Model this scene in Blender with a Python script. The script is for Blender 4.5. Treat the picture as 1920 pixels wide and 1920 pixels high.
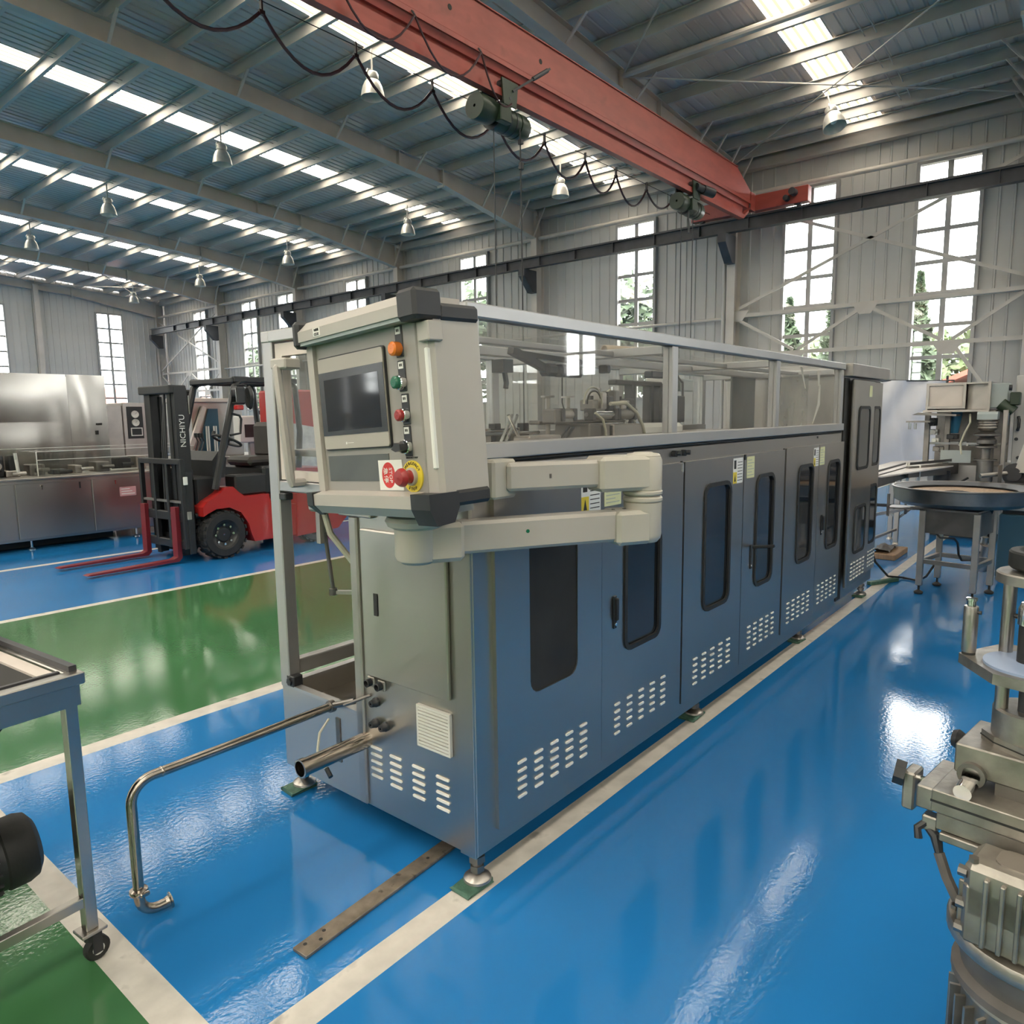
import bpy, bmesh, math, random
from mathutils import Vector, Matrix
random.seed(7)
PI = math.pi
for o in list(bpy.data.objects):
    bpy.data.objects.remove(o)
SC = bpy.context.scene
COL = SC.collection

# ---------------------------------------------------------------- camera
CAM_H = 1.55
R0, R1, R2 = ((0.636654, -0.771035, -0.01333), (-0.109491, -0.07327, -0.991284), (0.763337, 0.632564, -0.131069))
cam_d = bpy.data.cameras.new('camera')
cam_d.sensor_width = 36.0
cam_d.lens = 36.0 * 1358.105 / 1920.0
cam_d.clip_start = 0.05
cam_d.clip_end = 500
cam = bpy.data.objects.new('camera', cam_d)
COL.objects.link(cam)
m = Matrix.Identity(4)
for i in range(3):
    m[i][0], m[i][1], m[i][2] = R0[i], -R1[i], -R2[i]
m[2][3] = CAM_H
cam.matrix_world = m
SC.camera = cam

# ---------------------------------------------------------------- view, world, light
SC.view_settings.view_transform = 'Standard'
SC.view_settings.look = 'None'
SC.view_settings.gamma = 1.0
SC.view_settings.use_curve_mapping = False
SC.view_settings.exposure = 0.45
SC.cycles.use_denoising = True
SC.cycles.max_bounces = 8
SC.cycles.diffuse_bounces = 6
SC.cycles.glossy_bounces = 4
SC.cycles.transmission_bounces = 4
SC.cycles.transparent_max_bounces = 16
SC.cycles.caustics_reflective = False
SC.cycles.caustics_refractive = False
SC.cycles.sample_clamp_indirect = 8.0
SKY = 15.0
w = bpy.data.worlds.new('overcast_sky')
SC.world = w
w.use_nodes = True
nt = w.node_tree
bg = nt.nodes['Background']
tc = nt.nodes.new('ShaderNodeTexCoord')
sx = nt.nodes.new('ShaderNodeSeparateXYZ')
rp = nt.nodes.new('ShaderNodeValToRGB')
rp.color_ramp.elements[0].position = 0.0
rp.color_ramp.elements[0].color = (.93, .95, .96, 1)
rp.color_ramp.elements[1].position = 0.6
rp.color_ramp.elements[1].color = (1, .99, .97, 1)
nt.links.new(tc.outputs['Generated'], sx.inputs[0])
nt.links.new(sx.outputs['Z'], rp.inputs[0])
nt.links.new(rp.outputs[0], bg.inputs[0])
bg.inputs[1].default_value = SKY

def portal(cx, cy, cz, sx_, sy_, rot):
    d = bpy.data.lights.new('daylight_portal', 'AREA')
    d.shape = 'RECTANGLE'
    d.size, d.size_y = sx_, sy_
    d.cycles.is_portal = True
    o = bpy.data.objects.new('daylight_portal', d)
    o.location = (cx, cy, cz)
    o.rotation_euler = rot
    COL.objects.link(o)

# ---------------------------------------------------------------- materials
MATS = {}
def mk(name, col, rough=.5, metal=0.0, var=0.0, vs=3.0, bump=0.0, bs=40.0, st=(1, 1, 1), rv=0.0, spec=.5, coat=0.0, dirt=None, space='Object'):
    mt = bpy.data.materials.new(name)
    mt.use_nodes = True
    n = mt.node_tree.nodes
    l = mt.node_tree.links
    b = n['Principled BSDF']
    b.inputs['Base Color'].default_value = (*col, 1)
    b.inputs['Roughness'].default_value = rough
    b.inputs['Metallic'].default_value = metal
    b.inputs['Specular IOR Level'].default_value = spec
    b.inputs['Coat Weight'].default_value = coat
    if var or bump or rv or dirt:
        t = n.new('ShaderNodeTexCoord')
        mp = n.new('ShaderNodeMapping')
        mp.inputs['Scale'].default_value = st
        l.new(t.outputs[space], mp.inputs[0])
    if var:
        z = n.new('ShaderNodeTexNoise')
        z.inputs['Scale'].default_value = vs
        z.inputs['Detail'].default_value = 5
        l.new(mp.outputs[0], z.inputs['Vector'])
        r = n.new('ShaderNodeMapRange')
        r.inputs[1].default_value, r.inputs[2].default_value = .3, .7
        r.inputs[3].default_value, r.inputs[4].default_value = 1 - var, 1 + var
        l.new(z.outputs[0], r.inputs[0])
        mx = n.new('ShaderNodeMix')
        mx.data_type = 'RGBA'
        mx.blend_type = 'MULTIPLY'
        mx.inputs[0].default_value = 1
        mx.inputs[6].default_value = (*col, 1)
        l.new(r.outputs[0], mx.inputs[7])
        out = mx.outputs[2]
        if dirt:
            z3 = n.new('ShaderNodeTexNoise')
            z3.inputs['Scale'].default_value = dirt[1]
            z3.inputs['Detail'].default_value = 8
            l.new(t.outputs[space], z3.inputs['Vector'])
            r3 = n.new('ShaderNodeMapRange')
            r3.inputs[1].default_value, r3.inputs[2].default_value = dirt[2], dirt[2] + .12
            l.new(z3.outputs[0], r3.inputs[0])
            m3 = n.new('ShaderNodeMix')
            m3.data_type = 'RGBA'
            l.new(r3.outputs[0], m3.inputs[0])
            l.new(out, m3.inputs[6])
            m3.inputs[7].default_value = (*dirt[0], 1)
            out = m3.outputs[2]
        l.new(out, b.inputs['Base Color'])
    if rv:
        z2 = n.new('ShaderNodeTexNoise')
        z2.inputs['Scale'].default_value = vs * 2
        l.new(mp.outputs[0], z2.inputs['Vector'])
        r2 = n.new('ShaderNodeMapRange')
        r2.inputs[3].default_value, r2.inputs[4].default_value = max(.02, rough - rv), rough + rv
        l.new(z2.outputs[0], r2.inputs[0])
        l.new(r2.outputs[0], b.inputs['Roughness'])
    if bump:
        z4 = n.new('ShaderNodeTexNoise')
        z4.inputs['Scale'].default_value = bs
        z4.inputs['Detail'].default_value = 3
        l.new(mp.outputs[0], z4.inputs['Vector'])
        bp = n.new('ShaderNodeBump')
        bp.inputs['Strength'].default_value = bump
        bp.inputs['Distance'].default_value = .01
        l.new(z4.outputs[0], bp.inputs['Height'])
        l.new(bp.outputs[0], b.inputs['Normal'])
    MATS[name] = mt
    return mt

def mk_clear(name, tint, gloss=.08, haze=0.0, rough=.02):
    # thin sheet: mostly see-through, a little mirror, optional milky haze
    mt = bpy.data.materials.new(name)
    mt.use_nodes = True
    n = mt.node_tree.nodes
    l = mt.node_tree.links
    n.remove(n['Principled BSDF'])
    o = n['Material Output']
    t = n.new('ShaderNodeBsdfTransparent')
    t.inputs[0].default_value = (*tint, 1)
    g = n.new('ShaderNodeBsdfGlossy')
    g.inputs['Roughness'].default_value = rough
    g.inputs[0].default_value = (1, 1, 1, 1)
    f = n.new('ShaderNodeLayerWeight')
    f.inputs[0].default_value = .25
    r = n.new('ShaderNodeMapRange')
    r.inputs[3].default_value, r.inputs[4].default_value = gloss, min(1, gloss + .5)
    l.new(f.outputs['Facing'], r.inputs[0])
    pw = n.new('ShaderNodeMath')
    pw.operation = 'POWER'
    pw.inputs[1].default_value = 3
    l.new(f.outputs['Facing'], pw.inputs[0])
    l.new(pw.outputs[0], r.inputs[0])
    s = n.new('ShaderNodeMixShader')
    l.new(r.outputs[0], s.inputs[0])
    l.new(t.outputs[0], s.inputs[1])
    l.new(g.outputs[0], s.inputs[2])
    out = s
    if haze:
        d = n.new('ShaderNodeBsdfDiffuse')
        d.inputs[0].default_value = (.75, .74, .7, 1)
        tr = n.new('ShaderNodeBsdfTranslucent')
        tr.inputs[0].default_value = (.75, .74, .7, 1)
        a = n.new('ShaderNodeMixShader')
        l.new(d.outputs[0], a.inputs[1])
        l.new(tr.outputs[0], a.inputs[2])
        tcx = n.new('ShaderNodeTexCoord')
        z = n.new('ShaderNodeTexNoise')
        z.inputs['Scale'].default_value = 5
        z.inputs['Detail'].default_value = 6
        l.new(tcx.outputs['Object'], z.inputs['Vector'])
        rr = n.new('ShaderNodeMapRange')
        rr.inputs[1].default_value, rr.inputs[2].default_value = .3, .75
        rr.inputs[3].default_value, rr.inputs[4].default_value = haze * .4, haze * 1.6
        l.new(z.outputs[0], rr.inputs[0])
        s2 = n.new('ShaderNodeMixShader')
        l.new(rr.outputs[0], s2.inputs[0])
        l.new(s.outputs[0], s2.inputs[1])
        l.new(a.outputs[0], s2.inputs[2])
        out = s2
    l.new(out.outputs[0], o.inputs[0])
    MATS[name] = mt

# painted epoxy floor
mk('floor_blue', (.017, .178, .47), .075, var=.10, vs=.5, rv=.035, bump=.04, bs=60, space='Object', spec=.4)
mk('floor_green', (.050, .155, .062), .075, var=.14, vs=.6, rv=.02, bump=.035, bs=60, spec=.5)
mk('floor_line', (.60, .565, .515), .35, var=.16, vs=9, dirt=((.34, .32, .29), 9, .60))
mk('wall_clad', (.46, .445, .42), .5, var=.06, vs=.8)
mk('roof_under', (.53, .435, .385), .36, var=.08, vs=.7, spec=.5)
mk('frame_paint', (.47, .43, .385), .5, var=.08, vs=2)
mk('window_metal', (.30, .29, .28), .45)
mk('dark_steel', (.045, .045, .05), .5, var=.2, vs=5)
mk('crane_red', (.33, .062, .045), .45, var=.12, vs=2.5, st=(1, 1, 3), dirt=((.25, .05, .035), 3, .62))
mk('hoist_green', (.020, .036, .020), .4, var=.15, vs=8)
mk('steel_brushed', (.47, .445, .41), .31, 1.0, var=.03, vs=1.5, rv=.02)
mk('steel_mirror', (.46, .43, .39), .2, 1.0, var=.05, vs=2, rv=.03)
mk('steel_satin', (.44, .41, .38), .36, 1.0, var=.1, vs=6, rv=.06)
mk('steel_dark', (.24, .225, .21), .42, 1.0, var=.2, vs=7, rv=.08)
mk('chrome', (.75, .75, .75), .1, 1.0)
mk('alu', (.46, .455, .45), .38, .75, var=.05, vs=4)
mk('alu_cast', (.36, .335, .30), .40, .85, var=.3, vs=12, bump=.12, bs=50)
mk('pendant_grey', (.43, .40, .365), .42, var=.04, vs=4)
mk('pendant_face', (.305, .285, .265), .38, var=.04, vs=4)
mk('arm_cream', (.47, .44, .38), .4, var=.04, vs=5)
mk('black_plastic', (.022, .023, .026), .42, var=.15, vs=9)
mk('black_rubber', (.018, .018, .018), .6, var=.2, vs=12, bump=.1)
mk('screen_glass', (.045, .047, .05), .16, var=.1, vs=6, spec=.6)
mk('bezel', (.40, .365, .32), .35, var=.03)
mk('film_grey', (.10, .105, .10), .28, var=.15, vs=7)
mk('orange_lens', (.75, .19, .02), .25, spec=.6)
mk('button_green', (.01, .13, .07), .25, spec=.6)
mk('button_red', (.33, .025, .025), .3, spec=.6)
mk('label_white', (.78, .77, .73), .45)
mk('label_yellow', (.75, .58, .05), .45)
mk('label_pale_yellow', (.66, .66, .38), .45)
mk('label_red', (.6, .04, .035), .4)
mk('label_pink', (.6, .3, .3), .45)
mk('ink', (.02, .02, .02), .6)
mk('tinted_glass', (.010, .012, .015), .06, spec=.6)
mk('dark_inside', (.02, .019, .017), .7, var=.3, vs=6)
mk('louver_white', (.90, .85, .77), .4)
mk('vent_cream', (.66, .64, .58), .45)
mk('forklift_red', (.42, .022, .02), .28, var=.04, coat=.3)
mk('fork_red', (.17, .014, .02), .45, var=.15, vs=6)
mk('forklift_black', (.016, .017, .019), .38, var=.2, vs=6)
mk('tyre', (.016, .016, .017), .7, var=.3, vs=10, bump=.2, bs=30)
mk('tyre_dusty', (.10, .105, .115), .8, var=.3, vs=10)
mk('seat_vinyl', (.04, .035, .033), .5, var=.2)
mk('lettering_white', (.75, .74, .72), .5)
mk('cable_maroon', (.045, .012, .016), .45)
mk('cable_black', (.02, .02, .022), .5)
mk('rope_steel', (.04, .04, .042), .5, .3)
mk('hose_cream', (.55, .53, .42), .4)
mk('lamp_alu', (.72, .69, .63), .42, .5, var=.08, vs=12)
mk('lamp_inside', (.75, .74, .7), .4)
mk('pad_green', (.055, .13, .09), .6, var=.3, vs=30, bump=.5, bs=60)
mk('bar_steel', (.27, .225, .18), .5, .6, var=.3, vs=20, st=(1, 1, 1), dirt=((.06, .045, .035), 25, .62))
mk('pipe_steel', (.40, .36, .32), .2, 1.0, var=.2, vs=9, rv=.08, dirt=((.2, .16, .13), 12, .66))
mk('cloth_white', (.74, .73, .76), .85, var=.04, vs=3, bump=.12, bs=5)
mk('sheet_pale', (.62, .55, .50), .4, var=.08, vs=4)
mk('belt_pale', (.56, .52, .50), .45, var=.08)
mk('tub_blue', (.05, .22, .38), .4)
mk('cabinet_blue', (.035, .10, .15), .4, var=.1)
mk('panel_greygreen', (.34, .38, .375), .45, var=.06)
mk('wood', (.30, .19, .11), .6, var=.25, vs=6, st=(1, 8, 1))
mk('cardboard', (.50, .36, .22), .8, var=.1)
mk('disc_blue', (.30, .38, .55), .3)
mk('leaf', (.055, .085, .025), .7, var=.35, vs=1.5)
mk('leaf_dark', (.030, .05, .022), .75, var=.3, vs=1.5)
mk('bark', (.05, .04, .03), .8)
mk('ground_dirt', (.10, .095, .075), .9, var=.2, vs=.4)
mk('house_wall', (.30, .28, .26), .8, var=.1)
mk('house_roof', (.28, .07, .045), .7, var=.2, vs=2)
mk('felt_grey', (.11, .10, .095), .7, var=.2, vs=14)
mk('tape_cream', (.70, .66, .56), .5)
mk('plastic_wrap', (.7, .7, .7), .15, var=.2, vs=9, bump=.6, bs=14)
mk_clear('window_glass', (.97, .98, .97), .05)
mk_clear('acrylic', (.95, .95, .94), .05, haze=.04)
mk_clear('acrylic_clean', (.96, .97, .96), .05, haze=.02)
mk_clear('film_clear', (.88, .87, .84), .10, haze=.25, rough=.15)

def mk_skylight():
    mt = bpy.data.materials.new('skylight_sheet')
    mt.use_nodes = True
    n = mt.node_tree.nodes
    l = mt.node_tree.links
    n.remove(n['Principled BSDF'])
    t = n.new('ShaderNodeBsdfTransparent')
    t.inputs[0].default_value = (.76, .71, .61, 1)
    d = n.new('ShaderNodeBsdfTranslucent')
    d.inputs[0].default_value = (.85, .79, .67, 1)
    s = n.new('ShaderNodeMixShader')
    s.inputs[0].default_value = .35
    l.new(t.outputs[0], s.inputs[1])
    l.new(d.outputs[0], s.inputs[2])
    # the ribs are doubled, dusty sheet and let less light through
    tc = n.new('ShaderNodeTexCoord')
    wv = n.new('ShaderNodeTexWave')
    wv.bands_direction = 'Y'
    wv.inputs['Scale'].default_value = 1.85
    wv.inputs['Distortion'].default_value = .15
    l.new(tc.outputs['Object'], wv.inputs['Vector'])
    rm = n.new('ShaderNodeMapRange')
    rm.inputs[1].default_value, rm.inputs[2].default_value = .60, .80
    l.new(wv.outputs['Fac'], rm.inputs[0])
    dk = n.new('ShaderNodeBsdfTranslucent')
    dk.inputs[0].default_value = (.060, .052, .036, 1)
    s2 = n.new('ShaderNodeMixShader')
    l.new(rm.outputs[0], s2.inputs[0])
    l.new(s.outputs[0], s2.inputs[1])
    l.new(dk.outputs[0], s2.inputs[2])
    l.new(s2.outputs[0], n['Material Output'].inputs[0])
    MATS['skylight_sheet'] = mt
mk_skylight()

# ---------------------------------------------------------------- mesh builder
class MB:
    def __init__(s):
        s.v, s.f, s.sm = [], [], []

    def add(s, vs, fs, smooth=False):
        b = len(s.v)
        s.v += [tuple(p) for p in vs]
        s.f += [tuple(b + i for i in q) for q in fs]
        s.sm += [smooth] * len(fs)
        return s

    def box(s, x0, x1, y0, y1, z0, z1, c=0.0):
        lo = (min(x0, x1), min(y0, y1), min(z0, z1))
        hi = (max(x0, x1), max(y0, y1), max(z0, z1))
        c = min(c, *[(hi[i] - lo[i]) * .45 for i in range(3)])
        if c <= 0:
            vs = [(x, y, z) for x in (lo[0], hi[0]) for y in (lo[1], hi[1]) for z in (lo[2], hi[2])]
            return s.add(vs, [(0, 1, 3, 2), (4, 6, 7, 5), (0, 4, 5, 1), (2, 3, 7, 6), (0, 2, 6, 4), (1, 5, 7, 3)])
        vs, ix = [], {}
        for a in range(3):
            for cx in (0, 1):
                for cy in (0, 1):
                    for cz in (0, 1):
                        sg = (cx, cy, cz)
                        p = [0, 0, 0]
                        for k in range(3):
                            q = hi[k] if sg[k] else lo[k]
                            if k != a:
                                q += -c if sg[k] else c
                            p[k] = q
                        ix[(a, sg)] = len(vs)
                        vs.append(p)
        fs = []
        for a in range(3):
            b, d = (a + 1) % 3, (a + 2) % 3
            for sa in (0, 1):
                q = []
                for sb, sd in ((0, 0), (1, 0), (1, 1), (0, 1)):
                    g = [0, 0, 0]
                    g[a], g[b], g[d] = sa, sb, sd
                    q.append(ix[(a, tuple(g))])
                fs.append(q)
                for sb in (0, 1):
                    g0, g1 = [0, 0, 0], [0, 0, 0]
                    g0[a] = g1[a] = sa
                    g0[b] = g1[b] = sb
                    g0[d], g1[d] = 0, 1
                    g0, g1 = tuple(g0), tuple(g1)
                    fs.append([ix[(a, g0)], ix[(a, g1)], ix[(b, g1)], ix[(b, g0)]])
        for cx in (0, 1):
            for cy in (0, 1):
                for cz in (0, 1):
                    fs.append([ix[(a, (cx, cy, cz))] for a in range(3)])
        return s.add(vs, fs)

    def obox(s, c, sz, M=None, ch=0.0):
        t = MB().box(-sz[0] / 2, sz[0] / 2, -sz[1] / 2, sz[1] / 2, -sz[2] / 2, sz[2] / 2, ch)
        c = Vector(c)
        M = M or Matrix.Identity(3)
        return s.add([(M @ Vector(p)) + c for p in t.v], t.f)

    def bar(s, p0, p1, wd, ht, up=(0, 0, 1), ch=0.0):
        p0, p1 = Vector(p0), Vector(p1)
        d = (p1 - p0)
        L = d.length
        d.normalize()
        u = Vector(up)
        sd = d.cross(u)
        if sd.length < 1e-4:
            sd = d.cross(Vector((1, 0, 0)))
        sd.normalize()
        u = sd.cross(d)
        M = Matrix((d, sd, u)).transposed()
        return s.obox((p0 + p1) / 2, (L, wd, ht), M, ch)

    def cyl(s, p0, p1, r, r1=None, n=16, caps=True):
        p0, p1 = Vector(p0), Vector(p1)
        r1 = r if r1 is None else r1
        d = (p1 - p0).normalized()
        a = d.orthogonal().normalized()
        b = d.cross(a)
        vs = []
        for p, q in ((p0, r), (p1, r1)):
            for i in range(n):
                t = 2 * PI * i / n
                vs.append(p + (a * math.cos(t) + b * math.sin(t)) * q)
        s.add(vs, [(i, (i + 1) % n, n + (i + 1) % n, n + i) for i in range(n)], True)
        if caps:
            bb = len(s.v) - 2 * n
            s.f += [tuple(bb + n - 1 - i for i in range(n)), tuple(bb + n + i for i in range(n))]
            s.sm += [False, False]
        return s

    def tube(s, pts, r, n=8, caps=True):
        pts = [Vector(p) for p in pts]
        k = len(pts)
        d0 = (pts[1] - pts[0]).normalized()
        a = d0.orthogonal().normalized()
        vs = []
        for i, p in enumerate(pts):
            d = (pts[min(i + 1, k - 1)] - pts[max(i - 1, 0)]).normalized()
            a = (a - d * a.dot(d))
            a = a.normalized() if a.length > 1e-6 else d.orthogonal().normalized()
            b = d.cross(a)
            rr = r[i] if isinstance(r, (list, tuple)) else r
            for j in range(n):
                t = 2 * PI * j / n
                vs.append(p + (a * math.cos(t) + b * math.sin(t)) * rr)
        fs = [(i * n + j, i * n + (j + 1) % n, (i + 1) * n + (j + 1) % n, (i + 1) * n + j) for i in range(k - 1) for j in range(n)]
        s.add(vs, fs, True)
        if caps:
            bb = len(s.v) - k * n
            s.f += [tuple(bb + n - 1 - i for i in range(n)), tuple(bb + (k - 1) * n + i for i in range(n))]
            s.sm += [False, False]
        return s

    def lathe(s, prof, c=(0, 0, 0), ax=(0, 0, 1), n=24):
        c, ax = Vector(c), Vector(ax).normalized()
        a = ax.orthogonal().normalized()
        b = ax.cross(a)
        vs = []
        for r, z in prof:
            for j in range(n):
                t = 2 * PI * j / n
                vs.append(c + ax * z + (a * math.cos(t) + b * math.sin(t)) * max(r, 1e-5))
        k = len(prof)
        return s.add(vs, [(i * n + j, i * n + (j + 1) % n, (i + 1) * n + (j + 1) % n, (i + 1) * n + j) for i in range(k - 1) for j in range(n)], True)

    def prism(s, poly, ax, a, b, smooth=False):
        def P(u, v, t):
            return {'x': (t, u, v), 'y': (u, t, v), 'z': (u, v, t)}[ax]
        n = len(poly)
        vs = [P(u, v, a) for u, v in poly] + [P(u, v, b) for u, v in poly]
        s.add(vs, [(i, (i + 1) % n, n + (i + 1) % n, n + i) for i in range(n)], smooth)
        bb = len(s.v) - 2 * n
        s.f += [tuple(bb + n - 1 - i for i in range(n)), tuple(bb + n + i for i in range(n))]
        s.sm += [False, False]
        return s

    def ring(s, po, pi_, ax, a, b):
        def P(u, v, t):
            return {'x': (t, u, v), 'y': (u, t, v), 'z': (u, v, t)}[ax]
        n = len(po)
        vs = [P(*q, a) for q in po] + [P(*q, b) for q in po] + [P(*q, a) for q in pi_] + [P(*q, b) for q in pi_]
        fs = []
        for i in range(n):
            j = (i + 1) % n
            fs += [(i, j, n + j, n + i), (2 * n + j, 2 * n + i, 3 * n + i, 3 * n + j), (j, i, 2 * n + i, 2 * n + j), (n + i, n + j, 3 * n + j, 3 * n + i)]
        return s.add(vs, fs)

    def strip(s, prof, ax, a, b):
        """open profile swept along an axis (sheet metal)"""
        def P(u, v, t):
            return {'x': (t, u, v), 'y': (u, t, v), 'z': (u, v, t)}[ax]
        n = len(prof)
        return s.add([P(u, v, a) for u, v in prof] + [P(u, v, b) for u, v in prof], [(i, i + 1, n + i + 1, n + i) for i in range(n - 1)])

    def xf(s, M):
        s.v = [tuple(M @ Vector(p)) for p in s.v]
        return s

def rrect(x0, x1, y0, y1, r, n=4):
    p = []
    for cx, cy, a0 in ((x1 - r, y1 - r, 0), (x0 + r, y1 - r, 90), (x0 + r, y0 + r, 180), (x1 - r, y0 + r, 270)):
        for i in range(n + 1):
            t = math.radians(a0 + 90 * i / n)
            p.append((cx + r * math.cos(t), cy + r * math.sin(t)))
    return p

ORG = {}
def mesh_of(name, mb, mat):
    me = bpy.data.meshes.new(name)
    xs = list(zip(*mb.v))
    c = Vector([(min(q) + max(q)) / 2 for q in xs])
    me.from_pydata([(p[0] - c[0], p[1] - c[1], p[2] - c[2]) for p in mb.v], [], mb.f)
    bm = bmesh.new()
    bm.from_mesh(me)
    bmesh.ops.recalc_face_normals(bm, faces=bm.faces)
    bm.to_mesh(me)
    bm.free()
    if any(mb.sm):
        me.polygons.foreach_set('use_smooth', mb.sm)
        me.set_sharp_from_angle(angle=math.radians(35))
    me.materials.append(MATS[mat])
    return me, c

def tag(o, label=None, cat=None, group=None, kind=None):
    if label: o['label'] = label
    if cat: o['category'] = cat
    if group: o['group'] = group
    if kind: o['kind'] = kind
    return o

def T(name, label=None, cat=None, loc=(0, 0, 0), rz=0.0, group=None, kind=None, local=False):
    """a thing: an Empty at its base"""
    o = bpy.data.objects.new(name, None)
    o.empty_display_size = .1
    COL.objects.link(o)
    o.location = loc
    o.rotation_euler = (0, 0, rz)
    ORG[o.name] = Vector((0, 0, 0)) if local else Vector(loc)
    return tag(o, label, cat, group, kind)

def P(parent, name, mb, mat, label=None, kind=None):
    """one mesh; a part when it has a parent"""
    if isinstance(mb, tuple):
        me, c = mb
    else:
        me, c = mesh_of(name, mb, mat)
    o = bpy.data.objects.new(name, me)
    COL.objects.link(o)
    o.location = c - (ORG[parent.name] if parent else Vector((0, 0, 0)))
    o.parent = parent
    ORG[o.name] = c
    return tag(o, label, kind=kind)

def again(src, parent, at):
    """a further piece sharing the mesh of src, centred at `at` (authoring coordinates)"""
    o = src.copy()
    COL.objects.link(o)
    o.parent = parent
    o.location = Vector(at) - (ORG[parent.name] if parent else Vector((0, 0, 0)))
    ORG[o.name] = Vector(at)
    return o

def dup(root, loc=None, rz=None, parent=None, label=None):
    c = root.copy()
    COL.objects.link(c)
    if parent is not None: c.parent = parent
    if loc is not None: c.location = loc
    if rz is not None: c.rotation_euler = (0, 0, rz)
    if label: c['label'] = label
    for ch in list(root.children):
        dup(ch, parent=c)
    return c

def text(parent, name, body, at, size, right, up, mat, ext=.0006, sx=1.0):
    """flat lettering on a surface; `right` and `up` are the reading directions"""
    cu = bpy.data.curves.new(name, 'FONT')
    cu.body = body
    cu.size = size
    cu.extrude = ext
    cu.align_x = 'CENTER'
    cu.align_y = 'CENTER'
    cu.resolution_u = 3
    cu.materials.append(MATS[mat])
    o = bpy.data.objects.new(name, cu)
    COL.objects.link(o)
    r, u = Vector(right).normalized(), Vector(up).normalized()
    nn = r.cross(u)
    M = Matrix((r, u, nn)).transposed().to_4x4()
    M.translation = Vector(at) - (ORG[parent.name] if parent else Vector((0, 0, 0)))
    o.parent = parent
    o.matrix_local = M @ Matrix.Diagonal((sx, 1, 1, 1))
    ORG[o.name] = Vector(at)
    return o

def arc(c, r, a0, a1, n, ax='y'):
    o = []
    for i in range(n + 1):
        t = math.radians(a0 + (a1 - a0) * i / n)
        u, v = r * math.cos(t), r * math.sin(t)
        o.append({'x': (c[0], c[1] + u, c[2] + v), 'y': (c[0] + u, c[1], c[2] + v), 'z': (c[0] + u, c[1] + v, c[2])}[ax])
    return o

def sag(p0, p1, drop, n=10):
    p0, p1 = Vector(p0), Vector(p1)
    return [p0.lerp(p1, i / n) - Vector((0, 0, drop * 4 * (i / n) * (1 - i / n))) for i in range(n + 1)]

# ================================================================ BUILDING
DX = 17.75            # window wall plane
YL, YR = 37.4, -16.6  # gable walls
BAY = [1.39 + 6 * k for k in range(-3, 7)]
def roof_z(x):        # underside of the roof sheeting
    return 7.63 + .0645 * (17.2 - abs(x))

# floor: painted epoxy zones, one slab
floor = T('floor', kind='structure', label='glossy painted epoxy floor in blue and green zones', cat='floor')
def zone(name, rects, mat, z=0.0):
    b = MB()
    for x0, x1, y0, y1 in rects:
        b.add([(x0, y0, z), (x1, y0, z), (x1, y1, z), (x0, y1, z)], [(0, 1, 2, 3)])
    return P(floor, name, b, mat)
XA0, XA1 = .69, .788
zone('blue_paint', [(XA1, DX, YR, 1.478), (XA1, DX, 1.575, 3.61), (XA1, DX, 6.67, 8.90), (-DX, DX, 9.0, 13.5), (-DX, DX, 17.5, 24), (-DX, DX, 28, YL)], 'floor_blue')
zone('green_paint', [(-DX, XA0, YR, 9.0), (XA1, DX, 3.72, 6.58), (-DX, DX, 13.6, 17.4), (-DX, DX, 24.1, 27.9)], 'floor_green')
zone('white_line', [(XA0, XA1, YR, 9.0)], 'floor_line')
for a, b_ in ((13.5, 13.6), (17.4, 17.5), (24.0, 24.1), (27.9, 28.0)):  # unseen far lanes, added to make the bounced light less blue
    zone('white_line', [(-DX, DX, a, b_)], 'floor_line')
for a, b_ in ((1.478, 1.575), (3.61, 3.72), (6.58, 6.67), (8.90, 9.0)):
    zone('white_line', [(XA1, DX, a, b_)], 'floor_line')
sl = MB().box(-DX - .3, DX + .3, YR - .3, YL + .3, -.3, -.004)
P(floor, 'floor_slab', sl, 'floor_line')

# windows --------------------------------------------------------------
WIN_B = [(2.95, 2.0), (5.70, 2.0), (10.23, 2.0), (16.1, 2.0), (22.0, 2.0), (26.5, 2.0), (29.3, 2.0), (33.6, 2.0), (-9.0, 2.0), (-14, 2.0)]
WTOP, WW = 6.62, 1.12
WROWS = [2.0, 2.67, 3.33, 3.99, 4.63, 5.28, 5.94, 6.62]
wn = [0]
proto_win = [None]
def window(center, wall_x=None, wall_y=None, inward=-1, front=False):
    """steel casement, 2 x 7 panes; built along y at origin, then turned"""
    wn[0] += 1
    if proto_win[0] is None:
        t = T('window_1', kind='structure', label='tall steel framed window of fourteen panes', cat='window', local=True, group='tall windows')
        h = WW / 2
        f = MB().ring([(-h - .05, 1.95), (h + .05, 1.95), (h + .05, WTOP + .05), (-h - .05, WTOP + .05)], [(-h + .02, 2.02), (h - .02, 2.02), (h - .02, WTOP - .02), (-h + .02, WTOP - .02)], 'x', -.1, .06)
        P(t, 'window_frame', f, 'window_metal')
        P(t, 'mullion', MB().box(-.03, .03, -.052, .052, 2.02, WTOP - .02), 'window_metal')
        for z in WROWS[1:-1]:
            P(t, 'transom', MB().box(-.024, .024, -h + .02, h - .02, z - .04, z + .04), 'window_metal')
        for k in range(7):
            for s in (-1, 1):
                ya, yb = (.052, h - .02) if s > 0 else (-h + .02, -.052)
                P(t, 'pane', MB().box(.005, .009, ya, yb, WROWS[k] + .04, WROWS[k + 1] - .04), 'window_glass')
        proto_win[0] = t
    else:
        t = dup(proto_win[0])
        t.name = 'window_%d' % wn[0]
    t.location = center
    return t
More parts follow.
